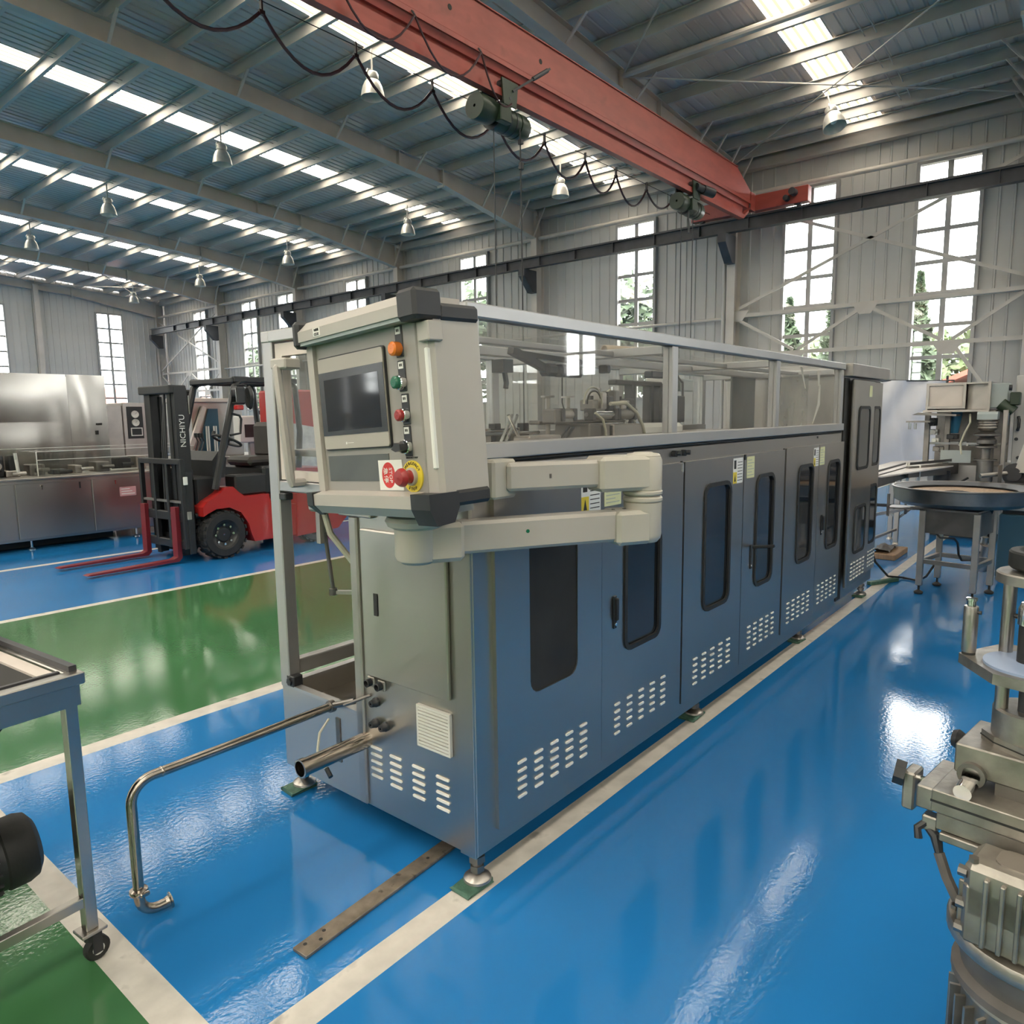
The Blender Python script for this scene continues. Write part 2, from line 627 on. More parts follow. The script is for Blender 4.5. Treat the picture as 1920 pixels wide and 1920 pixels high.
for i, (yc, zb) in enumerate(WIN_B):
    t = window((DX, yc, 0))
    portal(DX + .12, yc, (2.0 + WTOP) / 2, WTOP - 2.0, WW, (0, PI / 2, 0))
WIN_L = [15.13, 10.28, 5.4, .6]
for xc in WIN_L:
    t = window((xc, YL, 0))
    t.rotation_euler = (0, 0, PI / 2)
    portal(xc, YL + .12, (2.0 + WTOP) / 2, WW, WTOP - 2.0, (-PI / 2, 0, 0))
WIN_R = [14, 8]
for xc in WIN_R:
    t = window((xc, YR, 0))
    t.rotation_euler = (0, 0, -PI / 2)
    portal(xc, YR - .12, (2.0 + WTOP) / 2, WW, WTOP - 2.0, (PI / 2, 0, 0))
WIN_F = [-7.6, 10.4, 22.4, 28.4, 34.4]  # unseen windows, some added to bring more light to the far end
for yc in WIN_F:
    t = window((-DX, yc, 0))
    t.rotation_euler = (0, 0, PI)
    portal(-DX - .12, yc, (2.0 + WTOP) / 2, WTOP - 2.0, WW, (0, -PI / 2, 0))
WLAB = {0: 'tall window nearest the wide brace, behind the white cloth screen', 1: 'tall window crossed by a brace beside the red crane end carriage',
        2: 'tall window behind the dark runway beam above the machine enclosure', 3: 'tall window half hidden by the runway, above the grey control pendant',
        4: 'small looking window beyond the pendant top with yellow green leaves outside', 5: 'narrow window just past the enclosure post near the fork truck guard',
        6: 'narrow window behind the fork truck overhead guard', 7: 'window crossed by wall braces nearest the room corner'}
for o in list(COL.objects):
    if o.name.startswith('window_') and o.parent is None:
        i = int(o.name.split('_')[1]) - 1
        o['label'] = WLAB.get(i, {10: 'window in the gable wall beside the room corner, red roof outside', 11: 'gable wall window at the picture edge beside the steel tank'}.get(i, 'tall steel framed window out of view'))

# walls: ribbed sheet panels, one object each ----------------------------
def panel_mesh(wd, z0, z1, mat='wall_clad'):
    h = wd / 2
    pr = [(0, -h), (.022, -h + .012), (.022, -h + .04), (0, -h + .052), (0, -.026), (.022, -.014), (.022, .014), (0, .026), (0, h)]
    b = MB()
    b.strip([(-u, v) for u, v in pr], 'z', z0, z1)
    return b
class Wall:
    def __init__(s, name, label, to_world):
        s.t = T(name, kind='structure', label=label, cat='wall')
        s.tw = to_world
        s.cache = {}
    def put(s, y, wd, z0, z1):
        key = (round(wd, 3), z0, z1)
        if key not in s.cache:
            b = panel_mesh(wd, z0, z1)
            b.v = [s.tw(p) for p in b.v]
            o = P(s.t, 'wall_panel', b, 'wall_clad')
            s.cache[key] = (o, Vector(s.tw((0, 0, 0))))
            d = Vector(s.tw((0, y, 0))) - Vector(s.tw((0, 0, 0)))
            o.location += d
            ORG[o.name] = ORG[o.name] + d
            s.cache[key] = (o, y)
        else:
            o, y0 = s.cache[key]
            d = Vector(s.tw((0, y, 0))) - Vector(s.tw((0, y0, 0)))
            again(o, s.t, ORG[o.name] + d)
    def fill(s, a, b, wins, ztop, step):
        """panels from a to b leaving holes for the windows (centres)"""
        h = WW / 2 + .03
        cuts = sorted([w_ for w_ in wins if a < w_ < b])
        x = a
        for w_ in cuts + [None]:
            e = b if w_ is None else w_ - h
            n = max(1, round((e - x) / step))
            for i in range(n):
                wd = (e - x) / n
                s.put(x + wd * (i + .5), wd, 0, ztop)
            if w_ is not None:
                k = max(1, round(2 * h / step))
                for i in range(k):
                    wd = 2 * h / k
                    s.put(w_ - h + wd * (i + .5), wd, 0, 1.97)
                    s.put(w_ - h + wd * (i + .5), wd, WTOP + .03, ztop)
                x = w_ + h
wb = Wall('wall_back', 'pale grey ribbed sheet wall with the row of tall windows', lambda p: (DX + .02 + p[0], p[1], p[2]))
wb.fill(-1, YL, [q[0] for q in WIN_B], 7.62, .56)
wb.fill(YR, -1, [q[0] for q in WIN_B], 7.62, 3.0)
wl = Wall('wall_left', 'pale grey ribbed gable wall at the far end', lambda p: (p[1], YL + .02 + p[0], p[2]))
wl.fill(8.5, DX, WIN_L, 8.0, .56)
wl.fill(-DX, 8.5, WIN_L, 8.8, 4.0)
wf = Wall('wall_front', 'pale ribbed wall behind the viewer', lambda p: (-DX - .02 - p[0], p[1], p[2]))
wf.fill(YR, YL, WIN_F, 7.62, 5.0)
wr = Wall('wall_right', 'pale ribbed gable wall out of view', lambda p: (p[1], YR - .02 - p[0], p[2]))
wr.fill(-DX, DX, WIN_R, 8.8, 4.0)

# columns, eave pipes, braces on the window wall
def hsec(x0, x1, yc, z0, z1, fl=.2, tf=.012):
    b = MB()
    b.box(x0, x0 + tf, yc - fl / 2, yc + fl / 2, z0, z1)
    b.box(x1 - tf, x1, yc - fl / 2, yc + fl / 2, z0, z1)
    b.box(x0 + tf, x1 - tf, yc - .006, yc + .006, z0, z1)
    return b
c0 = None
for yb in BAY[2:-1]:
    if c0 is None:
        c0 = P(wb.t, 'column', hsec(17.3, 17.66, yb, 0, 7.3), 'frame_paint')
        cy0 = yb
    else:
        again(c0, wb.t, ORG[c0.name] + Vector((0, yb - cy0, 0)))
P(wb.t, 'column', hsec(17.3, 17.66, YL - .15, 0, 7.3), 'frame_paint')
ep = None
for k in range(1, 9):
    y0, y1 = BAY[k], BAY[k + 1]
    e = MB().cyl((17.45, y0 + .1, 6.66), (17.45, y1 - .1, 6.66), .055, n=12)
    P(wb.t, 'eave_pipe', e, 'frame_paint')
    P(wb.t, 'eave_beam', MB().box(17.52, 17.74, y0 + .02, y1 - .02, 7.24, 7.44), 'frame_paint')
for k in (3, 4, 5, 6, 7):
    if k != 8:
        P(wb.t, 'girt_pipe', MB().cyl((17.5, BAY[k] + .1, 3.86), (17.5, BAY[k + 1] - .1, 3.86), .04, n=10), 'frame_paint')
dp = MB()
dp.cyl((17.45, 7.62, 0), (17.45, 7.62, 6.9), .05, n=12)
P(wb.t, 'downpipe', dp, 'wall_clad')
for yd in (19.6, 31.6):
    P(wb.t, 'downpipe', MB().cyl((17.45, yd, 0), (17.45, yd, 6.9), .05, n=12), 'wall_clad')
def brace_set(y0):
    def bb(p, q, wd=.07):
        P(wb.t, 'brace_bar', MB().bar((17.42, y0 + p[0], p[1]), (17.42, y0 + q[0], q[1]), .03, wd), 'frame_paint')
    bb((5.82, 4.05), (.15, 6.42))
    bb((5.82, 6.42), (.15, 4.12))
    bb((5.9, 3.88), (.1, 3.88), .085)
    bb((5.9, 2.94), (.1, 2.94), .085)
    bb((5.82, 3.78), (4.5, 3.0))
    bb((4.4, 3.0), (3.05, 3.80))
    bb((2.9, 3.80), (1.5, 3.0))
    bb((1.3, 3.0), (.15, 3.80))
    bb((1.25, 2.86), (.15, 1.2))
    bb((4.6, 2.86), (5.8, 1.2))
    for yy, zz, s in ((2.98, 3.86, -1), (1.38, 2.90, -1), (4.5, 2.9, 1), (5.85, 3.95, 1)):
        P(wb.t, 'gusset_plate', MB().prism([(y0 + yy - .28, zz + .05), (y0 + yy + .28, zz + .05), (y0 + yy + .12, zz - .2), (y0 + yy - .12, zz - .2)], 'x', 17.4, 17.412), 'frame_paint')
brace_set(BAY[3])
brace_set(BAY[8])
# gable columns
for xg in (12.08, 6.1):
    P(wl.t, 'column', MB().box(xg - .1, xg + .1, YL - .3, YL - .02, 0, 7.6), 'frame_paint')

# roof ------------------------------------------------------------------
ceil = T('ceiling', kind='structure', label='blue grey ribbed roof sheets on steel rafters and purlins with skylight strips', cat='ceiling')
SW = .34
def sheet(y0, y1, x0, x1, mat, name, rib=.2):
    n = max(1, round((y1 - y0) / rib))
    w_ = (y1 - y0) / n
    pr = []
    for i in range(n):
        a = y0 + w_ * i
        pr += [(a, 0), (a + w_ * .66, 0), (a + w_ * .76, .016), (a + w_ * .90, .016)]
    pr.append((y1, 0))
    b = MB()
    k = len(pr)
    vs = [(x0, y, roof_z(x0) + z) for y, z in pr] + [(x1, y, roof_z(x1) + z) for y, z in pr]
    b.add(vs, [(i, i + 1, k + i + 1, k + i) for i in range(k - 1)])
    P(ceil, name, b, mat)
for k in range(9):
    a, b_ = BAY[k], BAY[k + 1]
    c = (a + b_) / 2 + .13
    for s in (1, -1):
        if s > 0:
            sheet(a, c - SW, 0, 17.9, 'roof_under', 'roof_sheet')
            sheet(c + SW, b_, 0, 17.9, 'roof_under', 'roof_sheet')
            sheet(c - SW, c + SW, .2, 17.25, 'skylight_sheet', 'skylight_sheet', .17)
            sheet(c - SW, c + SW, 17.25, 17.9, 'roof_under', 'roof_sheet')
            sheet(c - SW, c + SW, 0, .2, 'roof_under', 'roof_sheet')
        else:
            sheet(a, c - 2 * SW, -17.9, 0, 'roof_under', 'roof_sheet', 3)
            sheet(c + 2 * SW, b_, -17.9, 0, 'roof_under', 'roof_sheet', 3)
            sheet(c - 2 * SW, c + 2 * SW, -17.9, 0, 'skylight_sheet', 'skylight_sheet', .7)  # unseen slope: strips made wider to brighten the hall
        sl = math.atan(.0645)
        portal(s * 8.7, c, roof_z(8.7) + .12, 17.2, 2 * SW if s > 0 else 4 * SW, (0, s * sl, 0))
sheet(YR - .1, BAY[0], -17.9, 0, 'roof_under', 'roof_sheet', 3)
PUR = [17.62, 17.2, 16.48, 15.74, 15.0, 13.78, 12.6, 11.48, 10.33, 9.19, 8.05, 6.9, 5.75, 4.6, 3.45, 2.3, 1.15, 0.1]
for x in PUR:
    z = roof_z(x) - .012
    pr = [(x + .065, z - .175), (x + .065, z - .2), (x, z - .2), (x, z), (x - .065, z), (x - .065, z - .02)]
    b = MB().strip(pr, 'y', BAY[1], YL)
    b.strip([(p + .004, q + .003) for p, q in pr], 'y', BAY[1], YL)
    P(ceil, 'purlin', b, 'frame_paint')
def rafter(yc):
    b = MB()
    top = lambda x: roof_z(x) - .22
    dep = lambda x: .36 + max(0, (x - 13.5) / 4) * .42 if x > 13.5 else .36 + max(0, (9.0 - x) / 9) * .12
    xs = [0, 4.5, 9, 13.5, 17.3]
    for i in range(len(xs) - 1):
        x0, x1 = xs[i], xs[i + 1]
        for ya, yb, za, zb in ((-.006, .006, 0, 1), (-.1, .1, -.012, None), (-.1, .1, None, .012)):
            t0, t1 = top(x0), top(x1)
            b0, b1 = t0 - dep(x0), t1 - dep(x1)
            if zb is None: q = (t0 - .014, t0, t1 - .014, t1)
            elif za is None: q = (b0, b0 + .014, b1, b1 + .014)
            else: q = (b0, t0, b1, t1)
            b.add([(x0, yc + ya, q[0]), (x0, yc + yb, q[0]), (x0, yc + yb, q[1]), (x0, yc + ya, q[1]), (x1, yc + ya, q[2]), (x1, yc + yb, q[2]), (x1, yc + yb, q[3]), (x1, yc + ya, q[3])],
                  [(0, 1, 2, 3), (4, 7, 6, 5), (0, 4, 5, 1), (1, 5, 6, 2), (2, 6, 7, 3), (3, 7, 4, 0)])
    x = 13.55
    b.box(x - .02, x + .02, yc - .1, yc + .1, top(x) - dep(x) - .06, top(x))
    b.box(12.1, 12.115, yc - .1, yc + .1, top(12.1) - .36, top(12.1))
    return b, top, dep
r0 = None
for yb in BAY[1:]:
    yy = yb if yb < YL - .1 else YL - .14
    if r0 is None:
        rb, rtop, rdep = rafter(yy)
        r0 = P(ceil, 'rafter', rb, 'frame_paint')
        ry0 = yy
    else:
        again(r0, ceil, ORG[r0.name] + Vector((0, yy - ry0, 0)))
fly = {}
for yb in BAY[2:-1]:
    for j, x in enumerate(PUR[1:15]):
        if x < 14 and j % 2 == 0:
            continue
        for s in (-1, 1):
            key = (x, s)
            if key not in fly:
                bz = rtop(x) - rdep(x)
                fb = MB().bar((x, yb + s * .09, bz + .02), (x, yb + s * .5, roof_z(x) - .2), .05, .03)
                fly[key] = (P(ceil, 'fly_brace', fb, 'frame_paint'), yb)
            else:
                o, y0 = fly[key]
                again(o, ceil, ORG[o.name] + Vector((0, yb - y0, 0)))
sg = None
for k in range(3, 9):
    for off in (2.1, 2.28):
        yy = BAY[k] + off
        b = MB().bar((16.5, yy, roof_z(16.5) - .12), (2.3, yy, roof_z(2.3) - .12), .012, .012)
        if sg is None:
            sg, sy = P(ceil, 'sag_rod', b, 'frame_paint'), yy
        else:
            again(sg, ceil, ORG[sg.name] + Vector((0, yy - sy, 0)))
for k in (3, 8):
    y0, y1 = BAY[k] + .1, BAY[k + 1] - .1
    for xa, xb in ((17.1, 12.2), (12.1, 6.5)):
        za, zb = rtop(xa) - .12, rtop(xb) - .12
        P(ceil, 'tie_rod', MB().cyl((xa, y0, za), (xb, y1, zb), .016, n=6), 'frame_paint')
        P(ceil, 'tie_rod', MB().cyl((xa, y1, za), (xb, y0, zb), .016, n=6), 'frame_paint')
for k in range(1, 10):
    P(ceil, 'strut_pipe', MB().cyl((12.1, BAY[k - 1] + .1, rtop(12.1) - .12), (12.1, BAY[k] - .1, rtop(12.1) - .12), .06, n=10), 'frame_paint') if k == 4 else None

# crane runway on the window wall ----------------------------------------
rw = T('crane_runway', 'long dark steel crane runway beam running along the windowed wall', 'beam', (16.85, 10, 5.7))
b = MB()
b.box(16.76, 16.94, BAY[1], YL - .6, 5.98, 6.0)
b.box(16.76, 16.94, BAY[1], YL - .6, 5.72, 5.735)
b.box(16.845, 16.855, BAY[1], YL - .6, 5.735, 5.98)
P(rw, 'i_beam', b, 'dark_steel')
P(rw, 'crane_rail', MB().box(16.83, 16.87, BAY[1], YL - .6, 6.0, 6.04), 'dark_steel')
stf = None
for i in range(28):
    y = 1.39 + 1.2 * i + .6
    if stf is None:
        stf, s0 = P(rw, 'stiffener', MB().box(16.77, 16.845, y - .006, y + .006, 5.735, 5.98), 'dark_steel'), y
    else:
        again(stf, rw, ORG[stf.name] + Vector((0, y - s0, 0)))
cb = None
for yb in BAY[2:-1] + [YL - .7]:
    if cb is None:
        q = MB().prism([(16.72, 5.72), (17.3, 5.72), (17.3, 5.1), (17.12, 5.1), (16.72, 5.52)], 'y', yb - .1, yb + .1)
        cb, s1 = P(rw, 'corbel', q, 'dark_steel'), yb
    else:
        again(cb, rw, ORG[cb.name] + Vector((0, yb - s1, 0)))

# overhead crane ----------------------------------------------------------
cr = T('overhead_crane', 'red single girder overhead crane spanning the hall', 'crane', (16.85, 6.8, 6.0))
yc = 6.8
g = MB()
X0 = -16.6
# upper box, with tapered end at the runway
def sect(y0, y1, pts):
    g.prism(pts, 'y', y0, y1)
gp = [(X0, 6.24), (16.62, 6.24), (16.62, 6.40), (15.75, 6.78), (X0, 6.78)]
sect(yc - .16, yc + .16, gp)
P(cr, 'box_girder', g, 'crane_red')
g = MB()
g.box(X0, 15.75, yc - .18, yc + .18, 6.78, 6.795)
P(cr, 'top_flange', g, 'crane_red')
g = MB()
g.prism([(yc - .165, 6.26), (yc + .165, 6.26), (yc + .11, 6.10), (yc - .11, 6.10)], 'x', X0, 16.5)
g.box(X0, 16.5, yc - .17, yc - .155, 6.19, 6.25)
P(cr, 'lower_web_plates', g, 'crane_red')
g = MB()
g.box(X0, 16.3, yc - .07, yc - .05, 5.90, 6.10)
g.prism([(X0, 5.80), (16.15, 5.80), (16.42, 5.98), (16.45, 6.05), (16.2, 5.90), (X0, 5.90)], 'y', yc - .16, yc - .05)
P(cr, 'hoist_rail', g, 'crane_red')
for xh in (4.9, 6.95, 8.78):
    P(cr, 'web_hole', MB().cyl((xh, yc - .163, 6.52), (xh, yc - .158, 6.52), .035, n=14), 'dark_inside')
for y0, y1 in ((5.46, 6.7), (6.9, 8.18)):
    e = MB()
    e.box(16.74, 16.96, y0, y1, 6.08, 6.42, .01)
    P(cr, 'end_carriage', e, 'crane_red')
P(cr, 'end_plate', MB().box(16.5, 16.74, 6.62, 6.98, 6.06, 6.44), 'crane_red')
wh = None
for y in (5.7, 7.95):
    P(cr, 'track_wheel', MB().cyl((16.8, y, 6.13), (16.9, y, 6.13), .09, n=16), 'dark_steel')
P(cr, 'travel_motor', MB().cyl((16.55, 5.75, 6.30), (16.74, 5.75, 6.30), .075, n=14).cyl((16.6, 5.9, 6.2), (16.74, 5.9, 6.2), .06, n=12), 'dark_steel')
P(cr, 'white_sticker', MB().box(16.735, 16.739, 7.05, 7.32, 6.16, 6.24), 'label_white')
P(cr, 'bolt_row', MB().box(16.49, 16.5, 6.64, 6.655, 6.1, 6.4).box(16.49, 16.5, 6.945, 6.96, 6.1, 6.4), 'dark_steel')

# festoon cables of the crane
wy = 7.6
P(cr, 'festoon_wire', MB().cyl((-10, wy, 6.13), (16.5, wy, 6.13), .006, n=6), 'rope_steel')
fx = [2.2, 3.5, 4.95, 6.25, 7.57, 8.9, 10.14, 11.34, 12.38, 13.54, 14.6]
tr0 = None
for i, x in enumerate(fx):
    tb = MB().box(x - .01, x + .01, wy - .02, wy + .02, 6.0, 6.17).box(x - .035, x + .035, wy - .02, wy + .02, 5.985, 6.03)
    P(cr, 'cable_trolley', tb, 'dark_steel')
    if i:
        P(cr, 'festoon_cable', MB().tube(sag((fx[i - 1] + .02, wy, 6.0), (x - .02, wy, 6.0), .40 if i < 10 else .22), .02, 6), 'cable_maroon')
ny = yc - .22
fn = [4.0, 5.15, 6.3, 7.45]
for i, x in enumerate(fn):
    P(cr, 'cable_clip', MB().bar((x, yc - .18, 6.22), (x, ny, 6.16), .03, .012), 'dark_steel')
    nx = fn[i + 1] if i < 3 else 8.05
    P(cr, 'festoon_cable', MB().tube(sag((x, ny, 6.16), (nx, ny, 6.16 if i < 3 else 5.72), .46 if i < 3 else .25), .014, 6), 'cable_maroon')

def hoist(name, label, x, sc, extra):
    t = T(name, label, 'hoist', (x, yc, 5.9), group=None)
    r = .165 * sc
    zc = 5.58
    L = 1.06 * sc
    a = x - L / 2
    P(t, 'rope_drum', MB().lathe([(.02, 0), (r * .95, 0), (r, .03), (r, L * .42), (r * .9, L * .42 + .01), (.02, L * .42 + .02)], (a + L * .36, yc, zc), (1, 0, 0), 24), 'hoist_green')
    P(t, 'motor', MB().lathe([(.02, 0), (r * .98, 0), (r * 1.04, .03), (r * 1.04, L * .26), (r * .8, L * .33), (.02, L * .33)], (a, yc - .02, zc + .02), (1, 0, 0), 24), 'hoist_green')
    P(t, 'end_cover', MB().lathe([(.02, 0), (r * 1.05, 0), (r * 1.05, L * .13), (r * .9, L * .2), (.02, L * .21)], (a + L * .79, yc, zc), (1, 0, 0), 24), 'hoist_green')
    for xx in (a + L * .34, a + L * .56, a + L * .68):
        P(t, 'band', MB().cyl((xx, yc, zc), (xx + .02, yc, zc), r * 1.04, n=24), 'black_plastic')
    P(t, 'junction_box', MB().box(a + L * .28, a + L * .5, yc - r - .06, yc - r + .05, zc - .12, zc + .1, .012), 'hoist_green')
    for s in (-1, 1):
        q = MB().prism([(x - .17, 6.02), (x + .17, 6.02), (x + .13, zc + .12), (x - .13, zc + .12)], 'y', yc + s * .185 - .012, yc + s * .185 + .012)
        P(t, 'trolley_plate', q, 'hoist_green')
        for xx in (-.1, .1):
            P(t, 'trolley_wheel', MB().cyl((x + xx, yc + s * .09, 5.965), (x + xx, yc + s * .17, 5.965), .055, n=16), 'dark_steel')
    P(t, 'cross_bolt', MB().cyl((x, yc - .2, 5.8), (x, yc + .2, 5.8), .022, n=10), 'dark_steel')
    for xx in extra[0]:
        P(t, 'rope', MB().cyl((xx, yc - .02, zc - r * .9), (xx, yc - .02, extra[1]), .009, n=6), 'rope_steel')
    return t
h1 = hoist('electric_hoist', 'green electric hoist in mid girder, nearest, carrying a long thin arm', 8.05, 1.0, ((7.9, ), 1.3))
P(h1, 'pendant_cable', MB().tube([(8.32, 6.66, 5.5), (8.33, 6.66, 5.0), (8.34, 6.66, 3), (8.34, 6.66, 1.4)], .011, 6), 'cable_black')
P(h1, 'cable_clamp', MB().box(8.31, 8.37, 6.63, 6.69, 4.96, 5.06, .01).box(8.31, 8.36, 6.63, 6.69, 5.3, 5.36), 'black_plastic')
P(h1, 'collector_arm', MB().bar((8.1, 6.6, 5.9), (8.7, 6.42, 6.33), .03, .03).cyl((8.42, 6.5, 6.13), (8.66, 6.43, 6.3), .03, n=8), 'dark_steel')
P(h1, 'hook_block', MB().box(7.84, 7.98, 6.72, 6.84, 1.05, 1.35, .02), 'hoist_green')
P(h1, 'pendant_switch', MB().box(8.30, 8.38, 6.62, 6.70, 1.1, 1.42, .015), 'black_plastic')
h2 = hoist('electric_hoist', 'second green electric hoist near the end of the red girder, by the window wall', 13.75, .95, ((13.45, 13.95), 2.2))
P(h2, 'hook_block', MB().box(13.4, 14.0, 6.72, 6.84, 2.0, 2.25, .02), 'hoist_green')
P(h2, 'hook_chain', MB().tube([(13.4, 6.6, 5.4), (13.38, 6.6, 5.25), (13.42, 6.6, 5.15), (13.4, 6.6, 5.0)], .02, 6), 'black_plastic')
P(h2, 'drive_motor', MB().cyl((13.9, 6.55, 5.9), (14.15, 6.45, 5.86), .09, n=14).cyl((13.7, 6.6, 5.92), (13.9, 6.55, 5.9), .07, n=14), 'black_plastic')

# high bay lamps -----------------------------------------------------------
LP = [(9.0, 10.52, 7.32, 'high bay lamp hanging in the bay crossed by the red girder, behind the sagging cable'),
      (9.0, 15.65, 7.24, 'high bay lamp in the second bay beyond the crane, in the near row'),
      (9.0, 21.65, 7.22, 'high bay lamp in the third bay beyond the crane, in the near row'),
      (9.0, 27.65, 7.22, 'high bay lamp in the fourth bay beyond the crane, in the near row'),
      (14.9, 16.1, 7.16, 'high bay lamp in the second bay beyond the crane, in the row by the windows'),
      (14.9, 22.1, 7.16, 'high bay lamp in the third bay beyond the crane, in the row by the windows'),
      (14.9, 28.1, 7.16, 'high bay lamp in the fourth bay beyond the crane, in the row by the windows'),
      (14.9, 34.0, 7.14, 'high bay lamp nearest the far corner of the hall'),
      (14.9, 10.7, 7.16, 'high bay lamp behind the loops of the crane cable'),
      (14.9, 4.46, 7.2, 'high bay lamp on the near side of the crane, tilted under the crossing tie rods')]
l0 = None
for x, y, z, lab in LP:
    if l0 is None:
        l0 = T('high_bay_lamp', lab, 'lamp', (0, 0, 0), group='high bay lamps under the roof', local=True)
        P(l0, 'suspension_rod', MB().cyl((0, 0, .24), (0, 0, .62), .016, n=8), 'frame_paint')
        P(l0, 'gear_housing', MB().lathe([(.02, .12), (.105, .12), (.11, .14), (.11, .2), (.09, .235), (.02, .24)], n=20), 'lamp_alu')
        yk = [(-.1, 0, .16), (-.125, 0, .2), (-.1, 0, .26), (0, 0, .27), (.1, 0, .26), (.125, 0, .2), (.1, 0, .16)]
        P(l0, 'yoke', MB().tube(yk, .014, 6), 'lamp_alu')
        P(l0, 'reflector', MB().lathe([(.085, .12), (.13, .08), (.17, 0), (.195, -.09), (.21, -.18), (.205, -.18), (.19, -.09), (.165, 0), (.125, .075), (.06, .11)], n=28), 'lamp_alu')
        P(l0, 'bulb', MB().lathe([(.01, .1), (.035, .08), (.06, -.02), (.05, -.08), (.005, -.11)], n=14), 'lamp_inside')
        o = l0
    else:
        o = dup(l0, label=lab)
    o.location = (x, y, z)
    dz = roof_z(x) - .2 - z - .62
    o.location.z += dz if abs(dz) < .4 else 0
    if x == 14.9 and y < 5:
        o.rotation_euler = (math.radians(-16), math.radians(10), 0)

# ================================================================ MAIN MACHINE
MX0, MX1 = 1.615, 5.53
MY0, MY1 = 1.505, 2.59
mc = T('packaging_machine', 'long brushed stainless machine with smoked door windows and clear guard housing', 'machine', (3.5, 2.05, 0))
P(mc, 'cabinet_body', MB().box(MX0, MX1, MY0, 2.09, .11, 1.405, .006), 'steel_brushed')
P(mc, 'rear_cabinet_body', MB().box(2.75, MX1, 2.09, MY1, .11, 1.40, .004), 'steel_brushed')
# drip basin at the front corner
bs = MB()
bs.box(MX0, 2.75, 2.575, MY1, .11, .455)
bs.box(MX0, MX0 + .015, 2.09, 2.575, .11, .455)
bs.box(MX0 + .015, 2.75, 2.09, 2.575, .11, .125)
bs.box(MX0 + .015, 2.75, 2.09, 2.575, .36, .37)
P(mc, 'drip_basin', bs, 'steel_brushed')
P(mc, 'basin_rim', MB().box(MX0 - .004, MX0 + .03, 2.09, MY1, .455, .468).box(MX0, 2.75, 2.56, MY1 + .003, .455, .468), 'alu')
# guard housing frame (aluminium profiles)
def prof(name, x0, x1, y0, y1, z0, z1, mat='alu'):
    return P(mc, name, MB().box(x0, x1, y0, y1, z0, z1, .004), mat)
PX = [1.615, 2.92, 4.19, 5.46]
for i, x in enumerate(PX):
    prof('guard_post', x, x + .055, MY0 - .004, MY0 + .045, 1.465, 1.845)
    prof('guard_post', x, x + .055, MY1 - .05, MY1, 1.465 if i else .468, 1.845)
prof('top_rail', MX0 - .01, MX1, MY0 - .012, MY0 + .045, 1.845, 1.888)
prof('top_rail', MX0 - .01, MX1, MY1 - .05, MY1 + .004, 1.845, 1.888)
prof('top_rail', MX0 - .012, MX0 + .04, MY0 + .045, MY1 - .05, 1.845, 1.888)
for x in PX[1:]:
    prof('top_crossbar', x, x + .05, MY0 + .045, MY1 - .05, 1.81, 1.85)
prof('top_lengthwise_bar', MX0, MX1, 2.02, 2.06, 1.80, 1.84)
prof('top_lengthwise_bar', MX0, MX1, 1.80, 1.83, 1.815, 1.84)
prof('mid_rail', MX0 + .06, MX1, MY0 - .015, MY0 + .05, 1.418, 1.468)
prof('mid_rail', 2.75, MX1, MY1 - .05, MY1 + .004, 1.40, 1.468)
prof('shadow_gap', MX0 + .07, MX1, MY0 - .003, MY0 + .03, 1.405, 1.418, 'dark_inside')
for i in range(3):
    a, b_ = PX[i] + .055, PX[i + 1]
    P(mc, 'clear_panel', MB().box(a, b_, MY0 + .012, MY0 + .017, 1.468, 1.845), 'acrylic')
    P(mc, 'clear_panel', MB().box(a, b_, MY1 - .03, MY1 - .025, 1.468 if i else .56, 1.845), 'acrylic')
P(mc, 'clear_top', MB().box(MX0 + .04, MX1 - .07, MY0 + .045, MY1 - .05, 1.852, 1.857), 'acrylic')
# side frame low at the open bay, seen through the front
prof('sill_rail', MX0 + .05, 2.75, MY1 - .05, MY1, .50, .56)
prof('inner_post', 2.40, 2.45, MY1 - .05, MY1, .468, 1.845)
# front glazed door over the basin
prof('front_post', MX0 - .005, MX0 + .05, 2.53, MY1 + .004, .455, 1.86)
prof('front_crossbar', MX0 - .002, MX0 + .05, 2.09, 2.53, 1.268, 1.31)
fd = P(mc, 'front_guard_door', MB().ring([(2.10, 1.315), (2.52, 1.315), (2.52, 1.838), (2.10, 1.838)], [(2.15, 1.35), (2.475, 1.35), (2.475, 1.79), (2.15, 1.79)], 'x', MX0 + .004, MX0 + .04), 'sheet_pale')
P(fd, 'door_glass', MB().box(MX0 + .02, MX0 + .025, 2.15, 2.475, 1.35, 1.79), 'acrylic_clean')
hd = MB().tube([(MX0 + .01, 2.42, 1.75), (MX0 - .05, 2.42, 1.75), (MX0 - .055, 2.42, 1.74), (MX0 - .055, 2.37, 1.33), (MX0 - .05, 2.37, 1.31), (MX0 + .01, 2.37, 1.31)], .017, 8)
P(fd, 'pull_handle', hd, 'pendant_grey')
P(fd, 'handle_bracket', MB().box(MX0 - .06, MX0 + .01, 2.36, 2.46, 1.735, 1.775, .006), 'pendant_grey')
prof('hinge_cleat', MX0 - .008, MX0 + .03, 2.485, 2.53, 1.235, 1.262, 'black_plastic')
P(mc, 'corner_bolt', MB().box(MX0 - .006, MX0 + .04, 2.50, 2.55, .462, .51, .004).cyl((MX0 - .014, 2.525, .485), (MX0 - .004, 2.525, .485), .016, n=6), 'black_plastic')
prof('head_plate', MX0 - .02, MX0 + .12, 1.96, 2.14, 1.205, 1.222, 'steel_satin')
